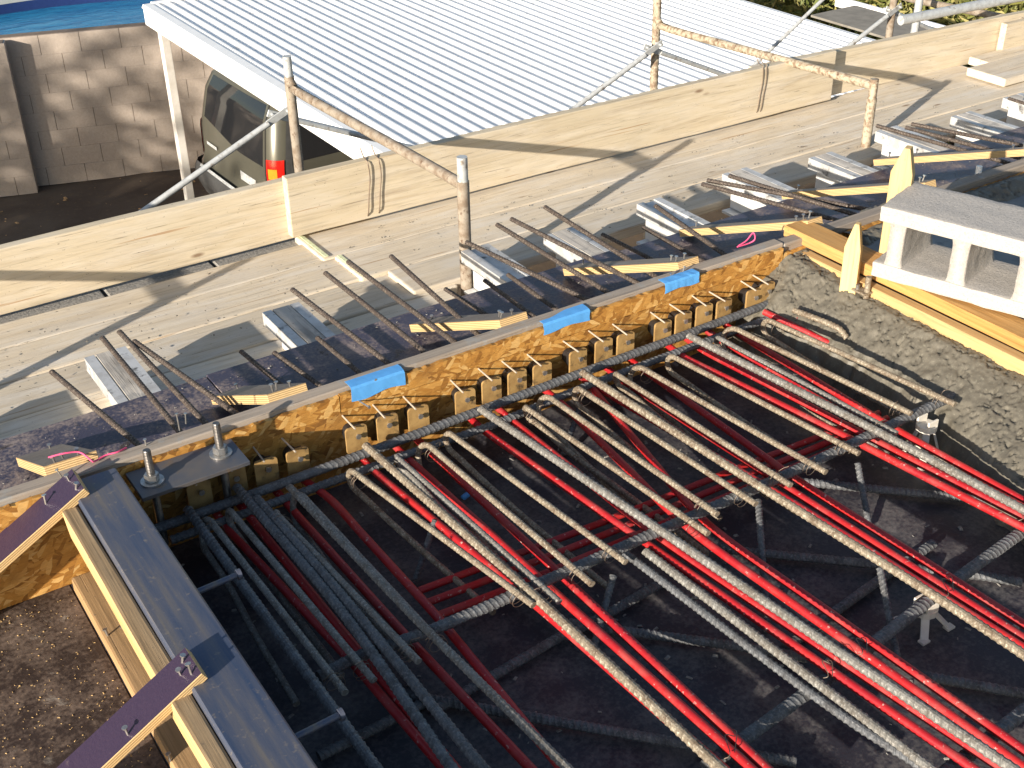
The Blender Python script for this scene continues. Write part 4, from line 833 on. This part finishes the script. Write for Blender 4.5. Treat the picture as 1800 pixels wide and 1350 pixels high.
# ================================================================== LITTER
def litter(name, n, region, z, smin, smax, mat, label, cat):
    vs = []; fs = []
    for _ in range(n):
        x, y = random.uniform(*region[0]), random.uniform(*region[1]); l = random.uniform(smin, smax); w_ = l*random.uniform(.2, .6); a = random.uniform(0, 6.3); h = l*random.uniform(.12, .3); b = len(vs); c_, s_ = math.cos(a), math.sin(a)
        for zz, k_ in ((z, 1.), (z+h, .7)):
            for dx, dy in ((-l, -w_), (l, -w_), (l, w_), (-l, w_)): vs.append((x+k_*(dx*c_-dy*s_)/2, y+k_*(dx*s_+dy*c_)/2, zz))
        fs += [(b+4, b+5, b+6, b+7), (b, b+1, b+5, b+4), (b+1, b+2, b+6, b+5), (b+2, b+3, b+7, b+6), (b+3, b, b+4, b+7)]
    tag(link(name, mesh(name, vs, fs, mat)), label, cat, kind='stuff')
litter('deck_chips', 420, ((.5, 2.35), (.2, 2.3)), DZ+.0006, .004, .016, 'greyblock', 'small grey chips scattered on the pit floor', 'chips')
litter('ledge_grit', 900, ((-.3, 5.0), (2.45, 3.04)), DZ+.0024, .002, .008, 'greyblock', 'grit and crumbs scattered on the outer ledge', 'grit')
litter('sawdust', 2600, ((-.4, .32), (1.0, 2.33)), DZ+.0015, .001, .0045, 'newwood', 'sawdust and splinters on the crusted deck', 'sawdust')
litter('dry_straw', 380, ((.5, 5.5), (7.5, 13.4)), GZ+.02, .008, .05, 'soleply', 'dry straw and leaf bits on the dark earth', 'straw')
litter('plank_crumbs', 420, ((0.2, 5.2), (3.45, 4.0)), -.405, .003, .010, 'cement', 'mortar crumbs scattered on the planks', 'crumbs')

# ================================================================== PLANTS
def leaves(name, pts, size, mat, parent, droop=.4):
    vs = []; fs = []
    for p in pts:
        d = Vector((random.gauss(0, 1), random.gauss(0, 1), random.gauss(.2, .8))).normalized(); s = d.cross(Vector((random.gauss(0, 1), random.gauss(0, 1), random.gauss(0, 1)))).normalized(); l = size*random.uniform(.6, 1.4); b = len(vs); p = Vector(p)
        vs += [p, p+d*l*.5+s*l*.13, p+d*l-Vector((0, 0, l*droop*.4)), p+d*l*.5-s*l*.13]; fs.append((b, b+1, b+2, b+3))
    return link(name, mesh(name, vs, fs, mat), parent)
def shrub(x, y, z0, h, rx, n, label, dry):
    r = empty('leafy_shrub', (x, y, z0)); tag(r, label, 'shrub', 'shrubs beyond the carport')
    cl = [(random.gauss(0, rx*.5), random.gauss(0, rx*.5), random.uniform(.25, 1)*h) for _ in range(34)]
    def P(): c = random.choice(cl); return (c[0]+random.gauss(0, .20), c[1]+random.gauss(0, .20), max(.03, c[2]+random.gauss(0, .2)))
    leaves('foliage', [P() for _ in range(n)], .17, 'leaf', r); leaves('dry_foliage', [P() for _ in range(int(n*dry))], .16, 'dryleaf', r)
    for k in range(5): c = random.choice(cl); tube('stem', [(0, 0, 0), (c[0]*.4, c[1]*.4, c[2]*.6), c], .02, 'bark', 6, .15).parent = r
for k, (x, y, h, rx, dr, lb) in enumerate(((10.6, 10.6, 1.7, 1.0, .7, 'yellowing shrub beyond the carport roof corner'), (11.6, 9.6, 1.6, .95, .5, 'green shrub beyond the carport, behind the thin leaning rod'), (12.3, 8.5, 1.55, .95, .8, 'dry tipped shrub behind the open galvanised tube'), (13.0, 7.5, 1.6, 1.0, .5, 'green shrub at the top right picture corner'), (12.6, 10.6, 1.7, 1.1, .9, 'pale dry shrub farthest behind the carport'), (13.8, 9.2, 1.8, 1.1, .6, 'mixed green shrub behind the front row'))):
    shrub(x, y, GZ, h+.25, rx, 3200, lb, dr)
for k, (x, y, h) in enumerate(((14.2, 12.6, 2.), (15.2, 10.8, 2.0), (15.6, 8.6, 2.))): shrub(x, y, GZ, h, 1.3, 2600, 'background shrub in the row behind the others, %s from the left' % ORD[k], .8)
# spreading tree left of the picture: its limbs shade the masonry wall
def tree(x, y, z0, H, label, seed, nl):
    rnd = random.Random(seed); r = empty('spreading_tree', (x, y, z0)); tag(r, label, 'tree', 'trees left of the wall'); tips = []
    tr = tube('trunk', [(0, 0, 0), (.06, .05, H*.2), (-.05, .12, H*.36)], .035*H, 'bark', 10, .1, taper=.7); tr.parent = r
    def limb(p, d, L, rad, lv):
        q = [p]; 
        for s in range(3): d = (d+Vector((rnd.gauss(0, .25), rnd.gauss(0, .25), rnd.gauss(.05, .18)))).normalized(); q.append(q[-1]+d*L/3)
        o = tube('limb', [tuple(a) for a in q], rad, 'bark', 6, L/7, taper=.5); o.parent = r
        if lv < 2:
            for s in range(3): limb(q[1+s], (d+Vector((rnd.gauss(0, .8), rnd.gauss(0, .8), rnd.gauss(0, .4)))).normalized(), L*.62, rad*.5, lv+1)
        else: tips.extend(q[1:])
    for k in range(6): a = k*1.05+rnd.uniform(-.3, .3); limb(Vector((-.05, .12, H*.34)), Vector((math.cos(a), math.sin(a), rnd.uniform(.25, .9))).normalized(), H*.42, .022*H, 0)
    pts = [];
    for _ in range(nl): t = rnd.choice(tips); pts.append((t.x+rnd.gauss(0, .3), t.y+rnd.gauss(0, .3), t.z+rnd.gauss(0, .25)))
    leaves('crown', pts, .42, 'leaf', r)
tree(-15.5, 5.6, GZ, 6.9, 'tall spreading tree far left of the picture, shading the block wall', 3, 2600)
tree(-12.6, 8.4, GZ, 5.6, 'second spreading tree far left of the picture, nearer the wall', 11, 1900)
